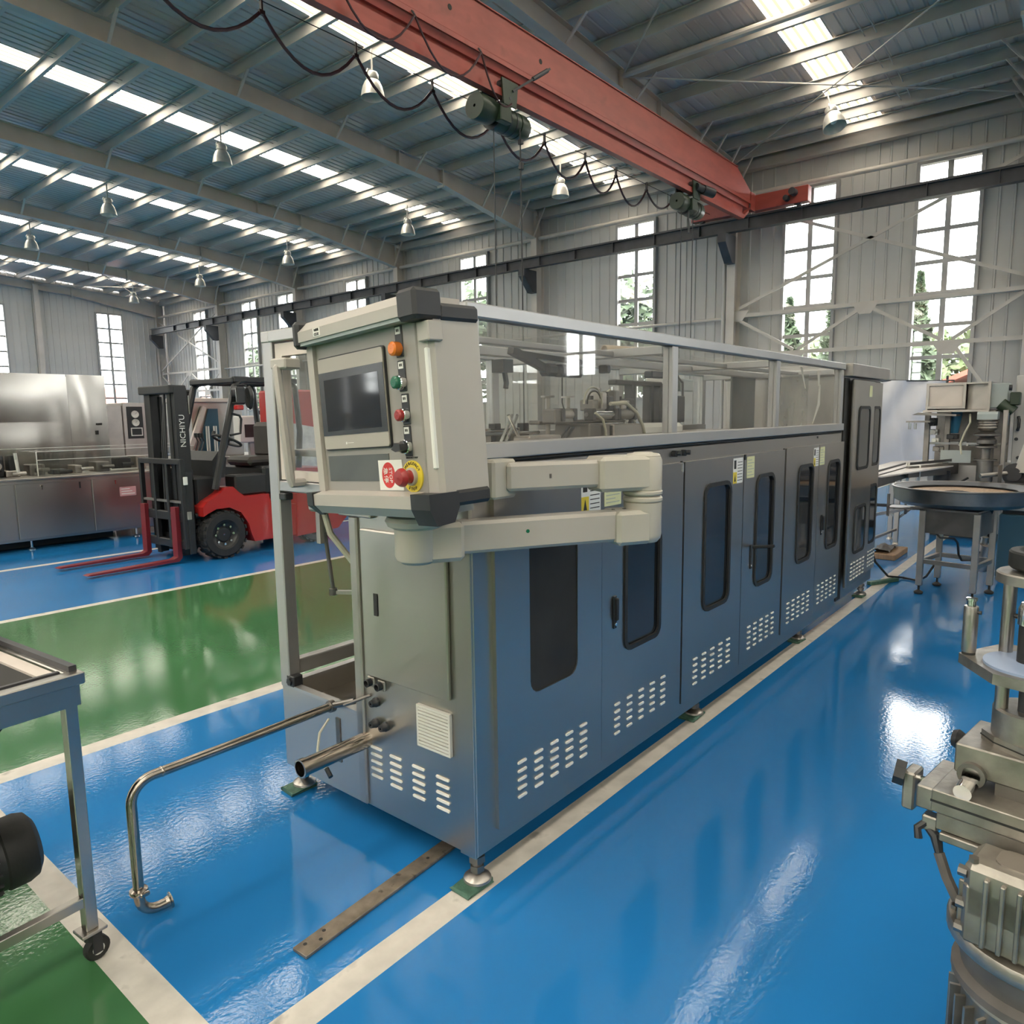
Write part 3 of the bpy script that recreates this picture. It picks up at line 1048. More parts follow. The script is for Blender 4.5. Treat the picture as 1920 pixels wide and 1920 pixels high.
# front of the electrical cabinet: cover, slot, sockets, vent, louvres
cv = P(mc, 'cover_panel', MB().box(MX0 - .018, MX0 - .001, 1.602, 2.025, .632, 1.165, .004), 'steel_brushed')
P(cv, 'slot_handle', MB().box(MX0 - .0215, MX0 - .0185, 1.937, 1.958, .862, .942, .001), 'ink')
cq = P(mc, 'corner_post', MB().box(MX0 - .008, MX0 + .002, MY0, 1.575, .112, 1.405, .002), 'steel_brushed')
P(mc, 'edge_trim', MB().box(MX0 - .012, MX0 + .03, 2.05, 2.095, .115, 1.205, .006), 'steel_satin')
for y, z in ((2.005, .605), (1.948, .603)):
    so = P(mc, 'cable_socket', MB().box(MX0 - .01, MX0, y - .019, y + .019, z - .019, z + .019, .003), 'alu_cast')
    P(so, 'socket_ring', MB().lathe([(.01, 0), (.014, 0), (.015, .02), (.011, .022), (.009, .01)], (MX0 - .01, y, z), (-1, 0, 0), 16), 'black_plastic')
for y, z in ((1.985, .532), (1.99, .452), (1.937, .452)):
    P(mc, 'cable_gland', MB().lathe([(.004, .03), (.012, .03), (.016, .012), (.018, .01), (.018, 0)], (MX0, y, z), (-1, 0, 0), 12), 'black_plastic')
vt = P(mc, 'vent_grille', MB().ring([(1.604, .437), (1.762, .437), (1.762, .585), (1.604, .585)], [(1.612, .445), (1.754, .445), (1.754, .577), (1.612, .577)], 'x', MX0 - .014, MX0 - .001), 'vent_cream')
for i in range(11):
    z = .448 + .0119 * i
    q = MB().prism([(MX0 - .0135, z), (MX0 - .004, z + .004), (MX0 - .004, z + .0085), (MX0 - .0135, z + .008)], 'y', 1.612, 1.754)
    P(vt, 'vent_slat', q, 'vent_cream')
P(vt, 'vent_backing', MB().box(MX0 - .003, MX0 - .001, 1.612, 1.754, .445, .577), 'ink')
P(mc, 'keyhole', MB().lathe([(.002, .006), (.007, .006), (.008, 0)], (MX0, 1.562, .548), (-1, 0, 0), 12), 'black_plastic')

def louver(parent, c, L, h, ax):
    """pressed louver slot, pale rounded pill"""
    n = []
    for i in range(7):
        t = math.radians(-90 + 30 * i)
        n.append((L / 2 - h / 2 + math.cos(t) * h / 2, math.sin(t) * h / 2))
    for i in range(7):
        t = math.radians(90 + 30 * i)
        n.append((-L / 2 + h / 2 + math.cos(t) * h / 2, math.sin(t) * h / 2))
    b = MB()
    if ax == 'y':    # on a face looking along -y
        b.prism([(c[0] + u, c[2] + v) for u, v in n], 'y', c[1] - .004, c[1] + .001)
    else:
        b.prism([(c[1] + u, c[2] + v) for u, v in n], 'x', c[0] - .004, c[0] + .001)
    return P(parent, 'louver', b, 'louver_white')
lv0 = None
for yq, zt in ((1.998, .352), (1.893, .347), (1.775, .346), (1.657, .345)):
    for i in range(5):
        c = (MX0, yq - .001, zt - .0275 * i)
        if lv0 is None:
            lv0 = louver(mc, c, .062, .0095, 'x')
        else:
            again(lv0, mc, (c[0] - .0015, c[1], c[2]))
# doors on the long side -------------------------------------------------
DF = 1.489            # door face
def add_louvers(d, x0, dx, z0, dz, L, h, nx=5, nz=5, y=DF):
    l0 = None
    for i in range(nx):
        for j in range(nz):
            c = (x0 + dx * i, y, z0 - dz * j)
            if l0 is None: l0 = louver(d, c, L, h, 'y')
            else: again(l0, d, (c[0], y - .0015, c[2]))
def door(x0, x1, z0, z1, wx0, wx1, wz0, wz1, r=.035, gasket=True, y=DF, glass='tinted_glass'):
    out = [(x0, z0), (x1, z0), (x1, z1), (x0, z1)]
    hole = rrect(wx0, wx1, wz0, wz1, r, 4)
    b = MB()
    # plate with a rounded window: ring built between matching point counts
    n = len(hole)
    big = []
    cx, cz = (wx0 + wx1) / 2, (wz0 + wz1) / 2
    corners = [(x1, z1), (x0, z1), (x0, z0), (x1, z0)]
    for k in range(4):
        big += [corners[k]] * 5
    b.ring(big, hole, 'y', y, y + .017)
    d = P(mc, 'door', b, 'steel_brushed')
    if gasket:
        P(d, 'window_gasket', MB().ring(rrect(wx0 - .012, wx1 + .012, wz0 - .012, wz1 + .012, r + .012), rrect(wx0 + .008, wx1 - .008, wz0 + .008, wz1 - .008, r - .006), 'y', y - .007, y + .004), 'black_rubber')
    P(d, 'window_glass', MB().prism(rrect(wx0, wx1, wz0, wz1, r), 'y', y + .006, y + .010), glass)
    return d
def handle(d, x, z0, z1, folded=True):
    P(d, 'handle_plate', MB().box(x - .012, x + .012, DF - .006, DF, z0, z1, .003), 'black_plastic')
    if folded:
        P(d, 'lever', MB().box(x - .008, x + .008, DF - .02, DF - .004, z0 + .035, z1 - .008, .004), 'black_plastic')
    else:
        P(d, 'lever', MB().bar((x, DF - .012, z1 - .012), (x, DF - .13, z1 + .005), .018, .016, (0, 0, 1), .003), 'black_plastic')
    P(d, 'lock_barrel', MB().cyl((x, DF - .010, z0 + .018), (x, DF - .004, z0 + .018), .007, n=12), 'chrome')
d1 = door(1.708, 2.337, .178, 1.333, 1.885, 2.172, .592, 1.165, .05, False, glass='dark_inside')  # open hole: a dark sheet paints the unlit interior in place of glass
add_louvers(d1, 1.832, .094, .372, .031, .048, .0095)
d2 = door(2.339, 3.018, .178, 1.333, 2.515, 2.80, .592, 1.052, .04)
handle(d2, 2.430, .700, .835)
add_louvers(d2, 2.455, .098, .375, .031, .042, .009)
d3 = door(3.034, 3.715, .185, 1.333, 3.25, 3.545, .592, 1.203, .05)
add_louvers(d3, 3.175, .098, .37, .031, .045, .009)
d4 = door(3.722, 4.335, .185, 1.333, 3.905, 4.16, .592, 1.203, .05)
handle(d4, 3.845, .70, .835, False)
add_louvers(d4, 3.85, .090, .37, .031, .042, .009)
d5 = door(4.362, 4.985, .195, 1.338, 4.59, 4.865, .605, 1.213, .05)
add_louvers(d5, 4.48, .095, .37, .031, .045, .009)
d6 = door(4.990, 5.552, .195, 1.338, 5.20, 5.455, .608, 1.21, .05)
handle(d6, 5.09, .72, .86)
add_louvers(d6, 5.08, .095, .37, .031, .042, .009)
for x in (3.020, 4.348):
    P(mc, 'door_gap', MB().box(x - .002, x + .013, MY0 - .004, MY0 + .002, .178, 1.338), 'dark_inside')
P(mc, 'door_gap', MB().box(3.7155, 3.7215, MY0 - .004, MY0 + .002, .19, 1.333), 'dark_inside')
P(mc, 'latch_block', MB().box(3.72, 3.737, DF - .003, DF + .004, 1.305, 1.333), 'black_plastic')
P(mc, 'top_hinge', MB().box(3.0, 3.014, DF - .004, DF + .001, 1.29, 1.328), 'alu')
for x in (2.94, 3.03):
    P(mc, 'selector_knob', MB().cyl((x, MY0 - .02, 1.375), (x, MY0, 1.375), .014, n=14).cyl((x + .016, MY0 - .034, 1.377), (x + .012, MY0 - .018, 1.377), .011, n=10), 'black_plastic')
P(mc, 'small_knob', MB().cyl((4.98, MY0 - .006, 1.385), (4.98, MY0, 1.385), .007, n=10), 'black_plastic')
# warning stickers
def sticker(x0, x1, z0, z1, two=True):
    s = P(mc, 'warning_sticker', MB().box(x0, x1, DF - .0012, DF - .0004, z0, z1), 'label_white')
    w_, h_ = x1 - x0, z1 - z0
    P(s, 'yellow_field', MB().box(x0, x0 + w_ * .38, DF - .0016, DF - .0012, z0, z0 + h_ * .45), 'label_yellow')
    k = MB()
    for i in range(7):
        k.box(x0 + w_ * .45, x1 - w_ * .06, DF - .0016, DF - .0012, z0 + h_ * (.1 + .12 * i), z0 + h_ * (.125 + .12 * i))
    k.box(x0 + w_ * .08, x0 + w_ * .3, DF - .0016, DF - .0012, z0 + h_ * .58, z0 + h_ * .92)
    k.prism([(x0 + w_ * .1, z0 + h_ * .08), (x0 + w_ * .28, z0 + h_ * .08), (x0 + w_ * .19, z0 + h_ * .38)], 'y', DF - .002, DF - .0016)
    P(s, 'print', k, 'ink')
def sticker_y(x0, x1, z0, z1):
    s = P(mc, 'notice_sticker', MB().box(x0, x1, DF - .0012, DF - .0004, z0, z1), 'label_pale_yellow')
    k = MB()
    w_, h_ = x1 - x0, z1 - z0
    for i in range(6):
        k.box(x0 + w_ * .1, x1 - w_ * (.1 + .25 * (i % 2)), DF - .0016, DF - .0012, z0 + h_ * (.12 + .14 * i), z0 + h_ * (.15 + .14 * i))
    P(s, 'print', k, 'panel_greygreen')
sticker(2.195, 2.325, 1.19, 1.325)
sticker_y(2.352, 2.475, 1.20, 1.30)
sticker(3.575, 3.70, 1.19, 1.32)
sticker_y(3.755, 3.86, 1.205, 1.32)
sticker(4.87, 4.97, 1.20, 1.32)
sticker_y(5.0, 5.10, 1.20, 1.32)
# tower at the end of the machine
P(mc, 'tower_body', MB().box(5.56, 6.62, 1.515, MY1 - .2, .13, 1.885, .006), 'steel_brushed')
P(mc, 'tower_gap', MB().box(5.575, 5.69, 1.506, 1.5155, .15, 1.79), 'dark_inside')  # dark strip paints the shade beside the proud door
def tdoor(x0, x1, z0, z1, wins, dy):
    b = MB().box(x0, x1, 1.46 + dy, 1.485 + dy, z0, z1, .008)
    d = P(mc, 'tower_door', b, 'steel_brushed')
    for (a, c, e, f) in wins:
        P(d, 'window_gasket', MB().ring(rrect(a - .016, c + .016, e - .016, f + .016, .05), rrect(a + .006, c - .006, e + .006, f - .006, .034), 'y', 1.452 + dy, 1.464 + dy), 'black_rubber')
        P(d, 'window_glass', MB().prism(rrect(a, c, e, f, .04), 'y', 1.456 + dy, 1.459 + dy), 'tinted_glass')
    return d
t1 = tdoor(5.66, 6.24, .235, 1.785, [(5.80, 6.09, 1.13, 1.575), (5.80, 6.09, .49, .83)], 0)
add_louvers(t1, 5.78, .083, .405, .03, .05, .010, y=1.46)
t2 = tdoor(6.255, 6.60, .235, 1.785, [(6.33, 6.52, 1.13, 1.575), (6.33, 6.52, .49, .95)], .028)
add_louvers(t2, 6.32, .06, .405, .03, .035, .010, y=1.488)
P(mc, 'notice_sticker', MB().box(6.06, 6.14, 1.4585, 1.4595, 1.66, 1.745), 'label_pale_yellow')
P(mc, 'tower_top_trim', MB().box(5.55, 6.63, 1.45, MY1 - .19, 1.80, 1.89, .004), 'steel_satin')
# levelling feet
ft = MB()
ft.cyl((0, 0, .05), (0, 0, .13), .016, n=10).lathe([(.002, .075), (.03, .075), (.034, .068), (.034, .052), (.028, .047)], n=18)
def foot(x, y):
    f = P(mc, 'levelling_foot', MB().cyl((x, y, .035), (x, y, .12), .019, n=12).cyl((x, y, .083), (x, y, .105), .03, n=6).cyl((x, y, .05), (x, y, .07), .026, n=6), 'steel_dark')
    P(f, 'foot_disc', MB().lathe([(.002, .026), (.028, .022), (.046, .008), (.048, 0), (.002, 0)], (x, y, .018), n=22), 'steel_satin')
    pb = MB().box(x - .085, x + .04, y - .04, y + .045, .0, .018, .004)
    random.seed(int(x * 100))
    pb.v = [(p[0] + random.uniform(-.006, .006), p[1] + random.uniform(-.006, .006), max(0, p[2] + random.uniform(-.004, .002))) for p in pb.v]
    P(f, 'foot_pad', pb, 'pad_green')
for x, y in ((1.645, 1.535), (1.665, 2.545), (3.35, 1.57), (4.95, 1.57), (6.5, 1.56), (3.35, 2.5), (4.95, 2.5), (6.5, 2.3)):
    foot(x, y)
# interior of the guard housing
P(mc, 'inner_deck', MB().box(1.67, MX1 - .08, MY0 + .05, MY1 - .05, 1.405, 1.43), 'steel_satin')
def blk(name, x0, x1, y0, y1, z0, z1, mat='alu_cast', c=.006):
    return P(mc, name, MB().box(x0, x1, y0, y1, z0, z1, c), mat)
blk('sealing_block', 2.66, 2.83, 1.76, 1.95, 1.43, 1.512, 'steel_dark')
blk('sealing_block', 2.86, 3.13, 1.76, 1.95, 1.43, 1.508, 'steel_satin')
blk('tool_bar', 2.48, 3.2, 1.9, 1.96, 1.512, 1.53, 'steel_dark')
for x, L_, r_, mt_ in ((2.56, .09, .026, 'steel_satin'), (2.80, .19, .024, 'chrome'), (3.02, .15, .024, 'steel_dark')):
    y = MB().cyl((x, 1.85, 1.553), (x + L_, 1.85, 1.553), r_, n=16)
    y.cyl((x - .03, 1.85, 1.553), (x, 1.85, 1.553), .011, n=8)
    P(mc, 'air_cylinder', y, mt_)
    blk('cylinder_cap', x - .012, x + .012, 1.822, 1.878, 1.525, 1.581, 'dark_steel', .004)
    blk('cylinder_cap', x + L_ - .012, x + L_ + .012, 1.822, 1.878, 1.525, 1.581, 'dark_steel', .004)
blk('slide_block', 2.50, 2.665, 1.83, 1.9, 1.515, 1.578, 'steel_dark')
for x in (2.545, 2.695):
    P(mc, 'guide_post', MB().cyl((x, 1.9, 1.43), (x, 1.9, 1.63), .011, n=10).cyl((x, 1.9, 1.628), (x, 1.9, 1.636), .03, n=14), 'steel_satin')
for i, (x, z0, z1) in enumerate(((2.80, 1.57, 1.62), (2.87, 1.575, 1.655), (2.93, 1.57, 1.64), (2.985, 1.575, 1.665), (3.05, 1.575, 1.62), (3.12, 1.57, 1.6))):
    blk('valve_block', x, x + .045, 1.83, 1.91, z0, z1, ('steel_dark', 'steel_satin', 'black_plastic')[i % 3])
    P(mc, 'pressure_knob', MB().cyl((x + .02, 1.86, z1), (x + .02, 1.86, z1 + .018), .013, n=10), ('black_plastic', 'chrome')[i % 2])
for k, (x, r_) in enumerate(((2.78, .075), (2.82, .06), (3.0, .07), (3.04, .055), (2.9, .05))):
    P(mc, 'air_hose', MB().tube(arc((x, 1.82 + .02 * k, 1.60), r_, 180, 0, 10), .0045, 6), ('hose_cream', 'cable_black')[k % 2])
P(mc, 'air_hose', MB().tube([(2.86, 1.78, 1.60), (2.98, 1.77, 1.605), (3.07, 1.765, 1.56), (3.12, 1.76, 1.50), (3.14, 1.755, 1.44)], .009, 8), 'hose_cream')
P(mc, 'air_hose', MB().tube([(2.72, 1.77, 1.56), (2.76, 1.755, 1.53), (2.775, 1.75, 1.48), (2.78, 1.75, 1.43)], .006, 8), 'hose_cream')
for k in range(3):
    P(mc, 'black_hose', MB().tube([(2.36 + .02 * k, 1.72, 1.432), (2.39 + .02 * k, 1.72, 1.46), (2.44 + .02 * k, 1.72, 1.50)], .006, 6), 'cable_black')
for k, (x, y, s) in enumerate(((2.18, 1.83, 1), (2.235, 1.85, 1), (2.21, 1.81, -1), (3.27, 1.95, 1), (3.32, 1.97, 1), (3.35, 1.93, -1))):
    P(mc, 'push_rod', MB().cyl((x - s * .035, y, 1.45), (x + s * .04, y, 1.555), .0065, n=8), 'chrome')
blk('rod_bridge', 2.12, 2.3, 1.86, 1.9, 1.49, 1.502, 'chrome')
blk('control_tray', 2.06, 2.26, 1.62, 1.70, 1.43, 1.478, 'steel_satin')
for k in range(4):
    blk('connector', 2.265 + .035 * k, 2.292 + .035 * k, 1.64, 1.68, 1.432, 1.462, 'black_plastic', .003)
blk('feed_rail', 2.0, 2.6, 1.98, 2.02, 1.47, 1.485, 'chrome')
blk('feed_rail', 2.0, 2.62, 2.1, 2.16, 1.45, 1.49, 'steel_dark')
blk('feed_rail', 3.15, 3.6, 1.98, 2.06, 1.43, 1.478, 'dark_steel')
blk('feed_rail', 3.2, 3.7, 1.8, 1.86, 1.43, 1.45, 'dark_steel')
for k in range(9):
    blk('product_carrier', 2.02 + .065 * k, 2.06 + .065 * k, 2.03, 2.07, 1.43, 1.48 + .02 * (k % 3), ('steel_dark', 'alu_cast', 'black_plastic')[k % 3], .003)
# overhead grippers
for k in range(3):
    x = 2.46 + .095 * k
    blk('overhead_motor', x, x + .08, 1.83, 1.89, 1.715, 1.768, 'black_plastic', .014)
P(mc, 'overhead_bracket', MB().bar((2.25, 1.86, 1.81), (2.46, 1.86, 1.75), .03, .03).bar((2.3, 1.86, 1.80), (2.78, 1.87, 1.785), .02, .02), 'black_plastic')
blk('overhead_sensor', 3.34, 3.5, 1.83, 1.88, 1.735, 1.77, 'black_plastic')
blk('overhead_sensor', 3.02, 3.06, 1.9, 1.95, 1.75, 1.79, 'black_plastic')
P(mc, 'drop_cable', MB().tube([(2.21, 1.86, 1.76), (2.21, 1.86, 1.72), (2.22, 1.86, 1.68), (2.215, 1.86, 1.66)], .012, 6).box(2.18, 2.24, 1.84, 1.90, 1.72, 1.77), 'black_plastic')
P(mc, 'hanging_wire', MB().tube([(4.55, 2.3, 1.80), (4.62, 2.3, 1.76), (4.63, 2.3, 1.62), (4.58, 2.3, 1.48)], .008, 6), 'cable_black')
P(mc, 'hook_wire', MB().tube([(3.35, 2.4, 1.76), (3.35, 2.4, 1.62), (3.37, 2.4, 1.58), (3.34, 2.4, 1.57)], .004, 6), 'cable_black')
# second chamber: black gantry and pale cover
for x in (3.78, 4.0, 4.12):
    blk('gantry_leg', x, x + .045, 2.2, 2.26, 1.45, 1.74, 'dark_steel')
blk('gantry_beam', 3.6, 4.15, 2.2, 2.26, 1.72, 1.75, 'dark_steel')
blk('drive_unit', 3.55, 3.72, 2.15, 2.3, 1.53, 1.64, 'dark_steel')
blk('drive_unit', 4.05, 4.16, 2.05, 2.15, 1.5, 1.66, 'black_plastic')
blk('pale_cover', 3.4, 3.95, 1.95, 2.2, 1.43, 1.50, 'label_white', .02)
blk('rear_sheet', 4.5, 4.8, 2.5, 2.52, 1.44, 1.8, 'label_white')
blk('inner_bulkhead', 5.0, 5.42, 2.1, 2.12, 1.44, 1.82, 'film_grey')
P(mc, 'plastic_film', MB().prism([(4.86, 1.45), (5.44, 1.45), (5.44, 1.82), (4.9, 1.80)], 'y', 1.72, 1.723), 'film_clear')
for q in (((4.66, 1.83), (4.70, 1.83), (4.78, 1.70), (4.77, 1.70)), ((5.0, 1.82), (5.05, 1.82), (5.06, 1.72), (5.03, 1.72)), ((5.05, 1.73), (5.08, 1.73), (5.08, 1.6), (4.95, 1.475), (4.94, 1.475), (5.03, 1.6))):
    P(mc, 'tape_strip', MB().prism([(p[0], p[1]) for p in q], 'y', MY0 + .022, MY0 + .024), 'tape_cream')
# open bay: linkage seen under the front door
P(mc, 'swing_rod', MB().cyl((1.72, 2.4, 1.12), (1.74, 2.385, .86), .008, n=8).lathe([(.004, 0), (.016, .004), (.016, .03), (.004, .034)], (1.72, 2.4, 1.10), (0, 0, 1), 10).lathe([(.004, 0), (.017, .004), (.017, .03), (.004, .034)], (1.74, 2.385, .84), (0, 0, 1), 10), 'steel_dark')
P(mc, 'swing_arm', MB().bar((1.74, 2.385, .855), (1.80, 2.30, .855), .02, .014).cyl((1.80, 2.30, .86), (2.2, 2.12, .90), .010, n=8).cyl((1.79, 2.29, .87), (1.82, 2.26, .87), .018, n=8), 'steel_satin')
P(mc, 'diagonal_stay', MB().bar((1.80, 2.30, .85), (2.1, 2.11, .66), .022, .012), 'steel_satin')
P(mc, 'cream_hose', MB().tube([(1.7, 2.37, 1.20), (1.72, 2.36, 1.1), (1.78, 2.30, .98), (1.9, 2.2, .90), (2.0, 2.12, .88)], .013, 8), 'hose_cream')
P(mc, 'hose_bracket', MB().box(1.66, 1.72, 2.30, 2.42, 1.19, 1.235, .01).box(1.69, 1.71, 2.385, 2.41, 1.06, 1.2), 'steel_satin')
P(mc, 'bay_back_plate', MB().box(2.745, 2.752, 2.09, 2.575, .47, 1.4), 'steel_satin')
# steel stub with a bracket and cable at the basin
sb = P(mc, 'outlet_stub', MB().lathe([(.027, 0), (.033, 0), (.033, .02), (.03, .022), (.03, .29), (.024, .29), (.024, .02), (.024, .001)], (1.325, 2.05, .37), (1, 0, 0), 24), 'pipe_steel')
P(sb, 'stub_bore', MB().cyl((1.36, 2.05, .37), (1.362, 2.05, .37), .024, n=20), 'dark_inside')
P(mc, 'hanging_strap', MB().box(1.545, 1.552, 2.118, 2.142, .285, .455), 'steel_dark')
P(mc, 'sensor_cable', MB().tube([(1.53, 2.16, .45), (1.50, 2.18, .40), (1.48, 2.17, .34), (1.47, 2.12, .31), (1.46, 2.09, .30)], .005, 6), 'hose_cream')
P(mc, 'cable_plug', MB().cyl((1.46, 2.09, .305), (1.455, 2.06, .285), .009, n=8), 'black_plastic')

# cardboard tube lying on the housing
ct = T('cardboard_tube', 'cardboard tube with a dark end lying on top of the clear guard housing', 'tube', (3.4, 2.1, 1.888))
P(ct, 'tube_wall', MB().lathe([(.022, 0), (.026, 0), (.026, .42), (.022, .42), (.022, 0)], (3.28, 2.08, 1.886), (1, -.25, 0), 16), 'cardboard')
P(ct, 'tape_end', MB().cyl((3.65, 1.9875, 1.886), (3.695, 1.976, 1.886), .029, n=16), 'black_plastic')

# stainless drain pipe standing in front of the basin
dr = T('drain_pipe', 'bent stainless drain pipe with a clamp and elbow near the floor', 'pipe', (.86, 2.235, 0))
px, py, pz = .852, 2.235, .455
pts = [(1.60, py - .015, pz + .01), (1.2, py, pz)] + [(px + .07 - .07 * math.sin(t), py, pz - .07 + .07 * math.cos(t)) for t in [math.radians(a) for a in range(0, 91, 15)]] + [(px, py, .105)]
P(dr, 'pipe_tube', MB().tube(pts, .0160, 16), 'pipe_steel')
P(dr, 'weld_bead', MB().lathe([(.016, -.004), (.0175, -.001), (.0175, .001), (.016, .004)], (.95, py, pz), (1, 0, 0), 16), 'pipe_steel')
P(dr, 'clamp', MB().lathe([(.016, 0), (.026, .003), (.028, .010), (.026, .017), (.016, .02)], (px, py, .09), n=22).box(px - .008, px + .02, py - .036, py - .024, .093, .107, .003), 'pipe_steel')
el = [(px, py, .1), (px, py, .075)] + [(px + .05 - .05 * math.cos(t), py - .01 * (a / 90), .075 - .05 * math.sin(t)) for a in range(0, 91, 15) for t in [math.radians(a)]] + [(px + .075, py - .012, .025)]
P(dr, 'elbow', MB().tube(el, .0165, 14), 'pipe_steel')
P(dr, 'ferrule', MB().lathe([(.013, .0), (.0165, 0), (.018, .010), (.026, .014), (.026, .018), (.013, .018)], (px + .072, py - .012, .0265), (1, -.1, .1), 20), 'pipe_steel')
P(dr, 'threaded_tip', MB().cyl((1.58, py - .015, pz + .012), (1.62, 2.12, .50), .012, n=10).cyl((1.57, 2.12, .50), (1.612, 2.015, .551), .006, n=8), 'steel_dark')
P(dr, 'end_collar', MB().lathe([(.014, 0), (.023, .0), (.023, .02), (.014, .02)], (1.575, py - .015, pz + .01), (1, 0, 0), 18), 'steel_dark')

# flat bar on the floor
fb = T('flat_bar', 'long flat rusty steel bar lying on the blue floor, sticking out under the machine', 'bar', (1.4, 1.74, 0))
d_ = Vector((1.719 - 1.085, 1.755 - 1.715, 0)).normalized()
p0 = Vector((1.075, 1.717, .007))
P(fb, 'bar_strip', MB().bar(p0, p0 + d_ * 1.6, .062, .012, (0, 0, 1), .002), 'bar_steel')
for a, s in ((.03, .012), (.07, -.01), (.10, .012), (.55, 0), (.66, .008)):
    q = p0 + d_ * a + Vector((-d_.y, d_.x, 0)) * s
    P(fb, 'bolt_hole', MB().cyl((q.x, q.y, .0128), (q.x, q.y, .0136), .006, n=10), 'ink')

# ================================================================ CONTROL PENDANT
cp = T('control_pendant', 'grey operator pendant box with touch screen on a cream swing arm', 'control panel', (2.11, 1.2, 1.2))
HM = Matrix(((-.085, .996, -.017, 1.34), (-.995, -.083, .055, 1.626), (.053, .022, .998, 1.562), (0, 0, 0, 1)))
HR, HU = Vector((-.085, -.995, .053)), Vector((-.017, .055, .998))
def H(name, b, mat, parent=None):
    return P(parent or cp, name, b.xf(HM), mat)
hw, hh, hdp = .289, .2205, .168
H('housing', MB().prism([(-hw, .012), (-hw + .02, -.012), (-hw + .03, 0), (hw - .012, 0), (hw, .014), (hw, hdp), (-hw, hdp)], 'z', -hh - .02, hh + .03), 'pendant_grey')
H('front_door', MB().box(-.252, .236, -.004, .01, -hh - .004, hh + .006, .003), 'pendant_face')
H('side_frame', MB().prism([(-hw - .012, .03), (-hw - .012, .004), (-hw + .004, -.016), (-.252, -.016), (-.252, .02)], 'z', -hh, hh + .01), 'pendant_grey')
H('hinge_strip', MB().box(.268, .280, -.008, .006, -.16, .15, .003), 'label_white')
H('hinge_block', MB().box(.255, .300, -.014, .034, .165, .215, .003), 'pendant_grey')
# top and bottom bumper profiles
tp = [(-.045, .232), (-.045, .262), (-.012, .292), (hdp, .292), (hdp, .222), (0, .222)]
H('top_bumper', MB().prism(tp, 'x', -hw + .012, .222), 'pendant_grey')
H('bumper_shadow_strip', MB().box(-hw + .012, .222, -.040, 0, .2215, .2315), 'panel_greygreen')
bp_ = [(-.045, -.228), (-.045, -.262), (-.02, -.288), (hdp, -.288), (hdp, -.218), (0, -.218)]
H('bottom_bumper', MB().prism(bp_, 'x', -hw + .012, .222), 'pendant_grey')
def bump(x0, x1, y0, y1, z0, z1):
    return MB().box(x0, x1, y0, y1, z0, z1, .010)
H('corner_bumper', bump(.218, hw + .008, -.050, .045, .218, .296), 'black_plastic')
H('corner_bumper', bump(hw - .03, hw + .008, .03, hdp + .004, .216, .262), 'black_plastic')
H('corner_bumper', MB().prism([(-.05, -.222), (.05, -.222), (.05, -.262), (.03, -.302), (-.03, -.306), (-.05, -.262)], 'x', .218, hw + .008), 'black_plastic')
H('corner_bumper', bump(hw - .03, hw + .008, .04, hdp + .004, -.262, -.218), 'black_plastic')
H('corner_bumper', bump(-hw - .018, -hw + .014, -.050, .04, .215, .296), 'black_plastic')
H('corner_bumper', MB().prism([(-.05, -.222), (.04, -.222), (.04, -.265), (-.01, -.296), (-.05, -.262)], 'x', -hw - .018, -hw + .014), 'black_plastic')
# touch screen
bz = H('touch_screen', MB().prism(rrect(-.232, .098, -.093, .175, .008, 3), 'y', -.014, -.003), 'bezel')
H('screen_edge', MB().ring(rrect(-.236, .102, -.097, .179, .010, 3), rrect(-.232, .098, -.093, .175, .008, 3), 'y', -.010, -.003), 'black_plastic', bz)
H('display', MB().box(-.231, .097, -.0152, -.014, -.053, .134), 'screen_glass', bz)
H('display_active_area', MB().box(-.205, .072, -.0156, -.0152, -.040, .112), 'tinted_glass', bz)
H('maker_mark', MB().box(-.105, -.075, -.0146, -.0141, -.078, -.0765).box(-.115, -.109, -.0146, -.0141, -.081, -.074), 'label_white', bz)
H('film_window', MB().box(-.232, .078, -.006, -.004, -.190, -.114), 'film_grey')
# push buttons
def tagplate(u, v):
    q = H('button_plate', MB().box(u - .016, u + .016, -.007, -.003, v - .058, v + .024, .003), 'black_plastic')
    H('plate_label', MB().box(u - .011, u + .010, -.0078, -.007, v + .002, v + .020), 'label_white', q)
    H('plate_print', MB().box(u - .006, u - .001, -.0083, -.0078, v + .008, v + .015).box(u + .001, u + .005, -.0083, -.0078, v + .008, v + .015), 'ink', q)
    return q
def knob(name, u, v, r, dep, mat, col=None):
    q = H(name, MB().lathe([(.001, dep + .004), (r * .7, dep + .004), (r, dep), (r, dep * .45), (r * .99, 0)], (u, -.006, v), (0, -1, 0), 22), mat)
    if col:
        H('chrome_collar', MB().lathe([(r * 1.02, dep * .62), (r * 1.14, dep * .55), (r * 1.2, 0)], (u, -.006, v), (0, -1, 0), 22), 'chrome', q)
    return q
tagplate(.166, .196); knob('pilot_lamp', .163, .160, .0185, .022, 'orange_lens')
tagplate(.168, .106); knob('start_button', .166, .072, .0165, .026, 'button_green', 1)
tagplate(.172, .018); knob('stop_button', .170, -.014, .0155, .026, 'button_red', 1)
tagplate(.170, -.066)
sl_ = knob('selector_switch', .168, -.098, .0165, .02, 'black_plastic', 1)
H('selector_grip', MB().prism([(-.022, -.005), (-.006, .012), (.016, .008), (.018, -.008), (-.004, -.012)], 'y', -.046, -.024).xf(Matrix.Translation((.168, 0, -.098))), 'black_plastic', sl_)
yr = H('emergency_ring', MB().cyl((.180, -.004, -.178), (.180, -.0085, -.178), .043, n=32), 'label_yellow')
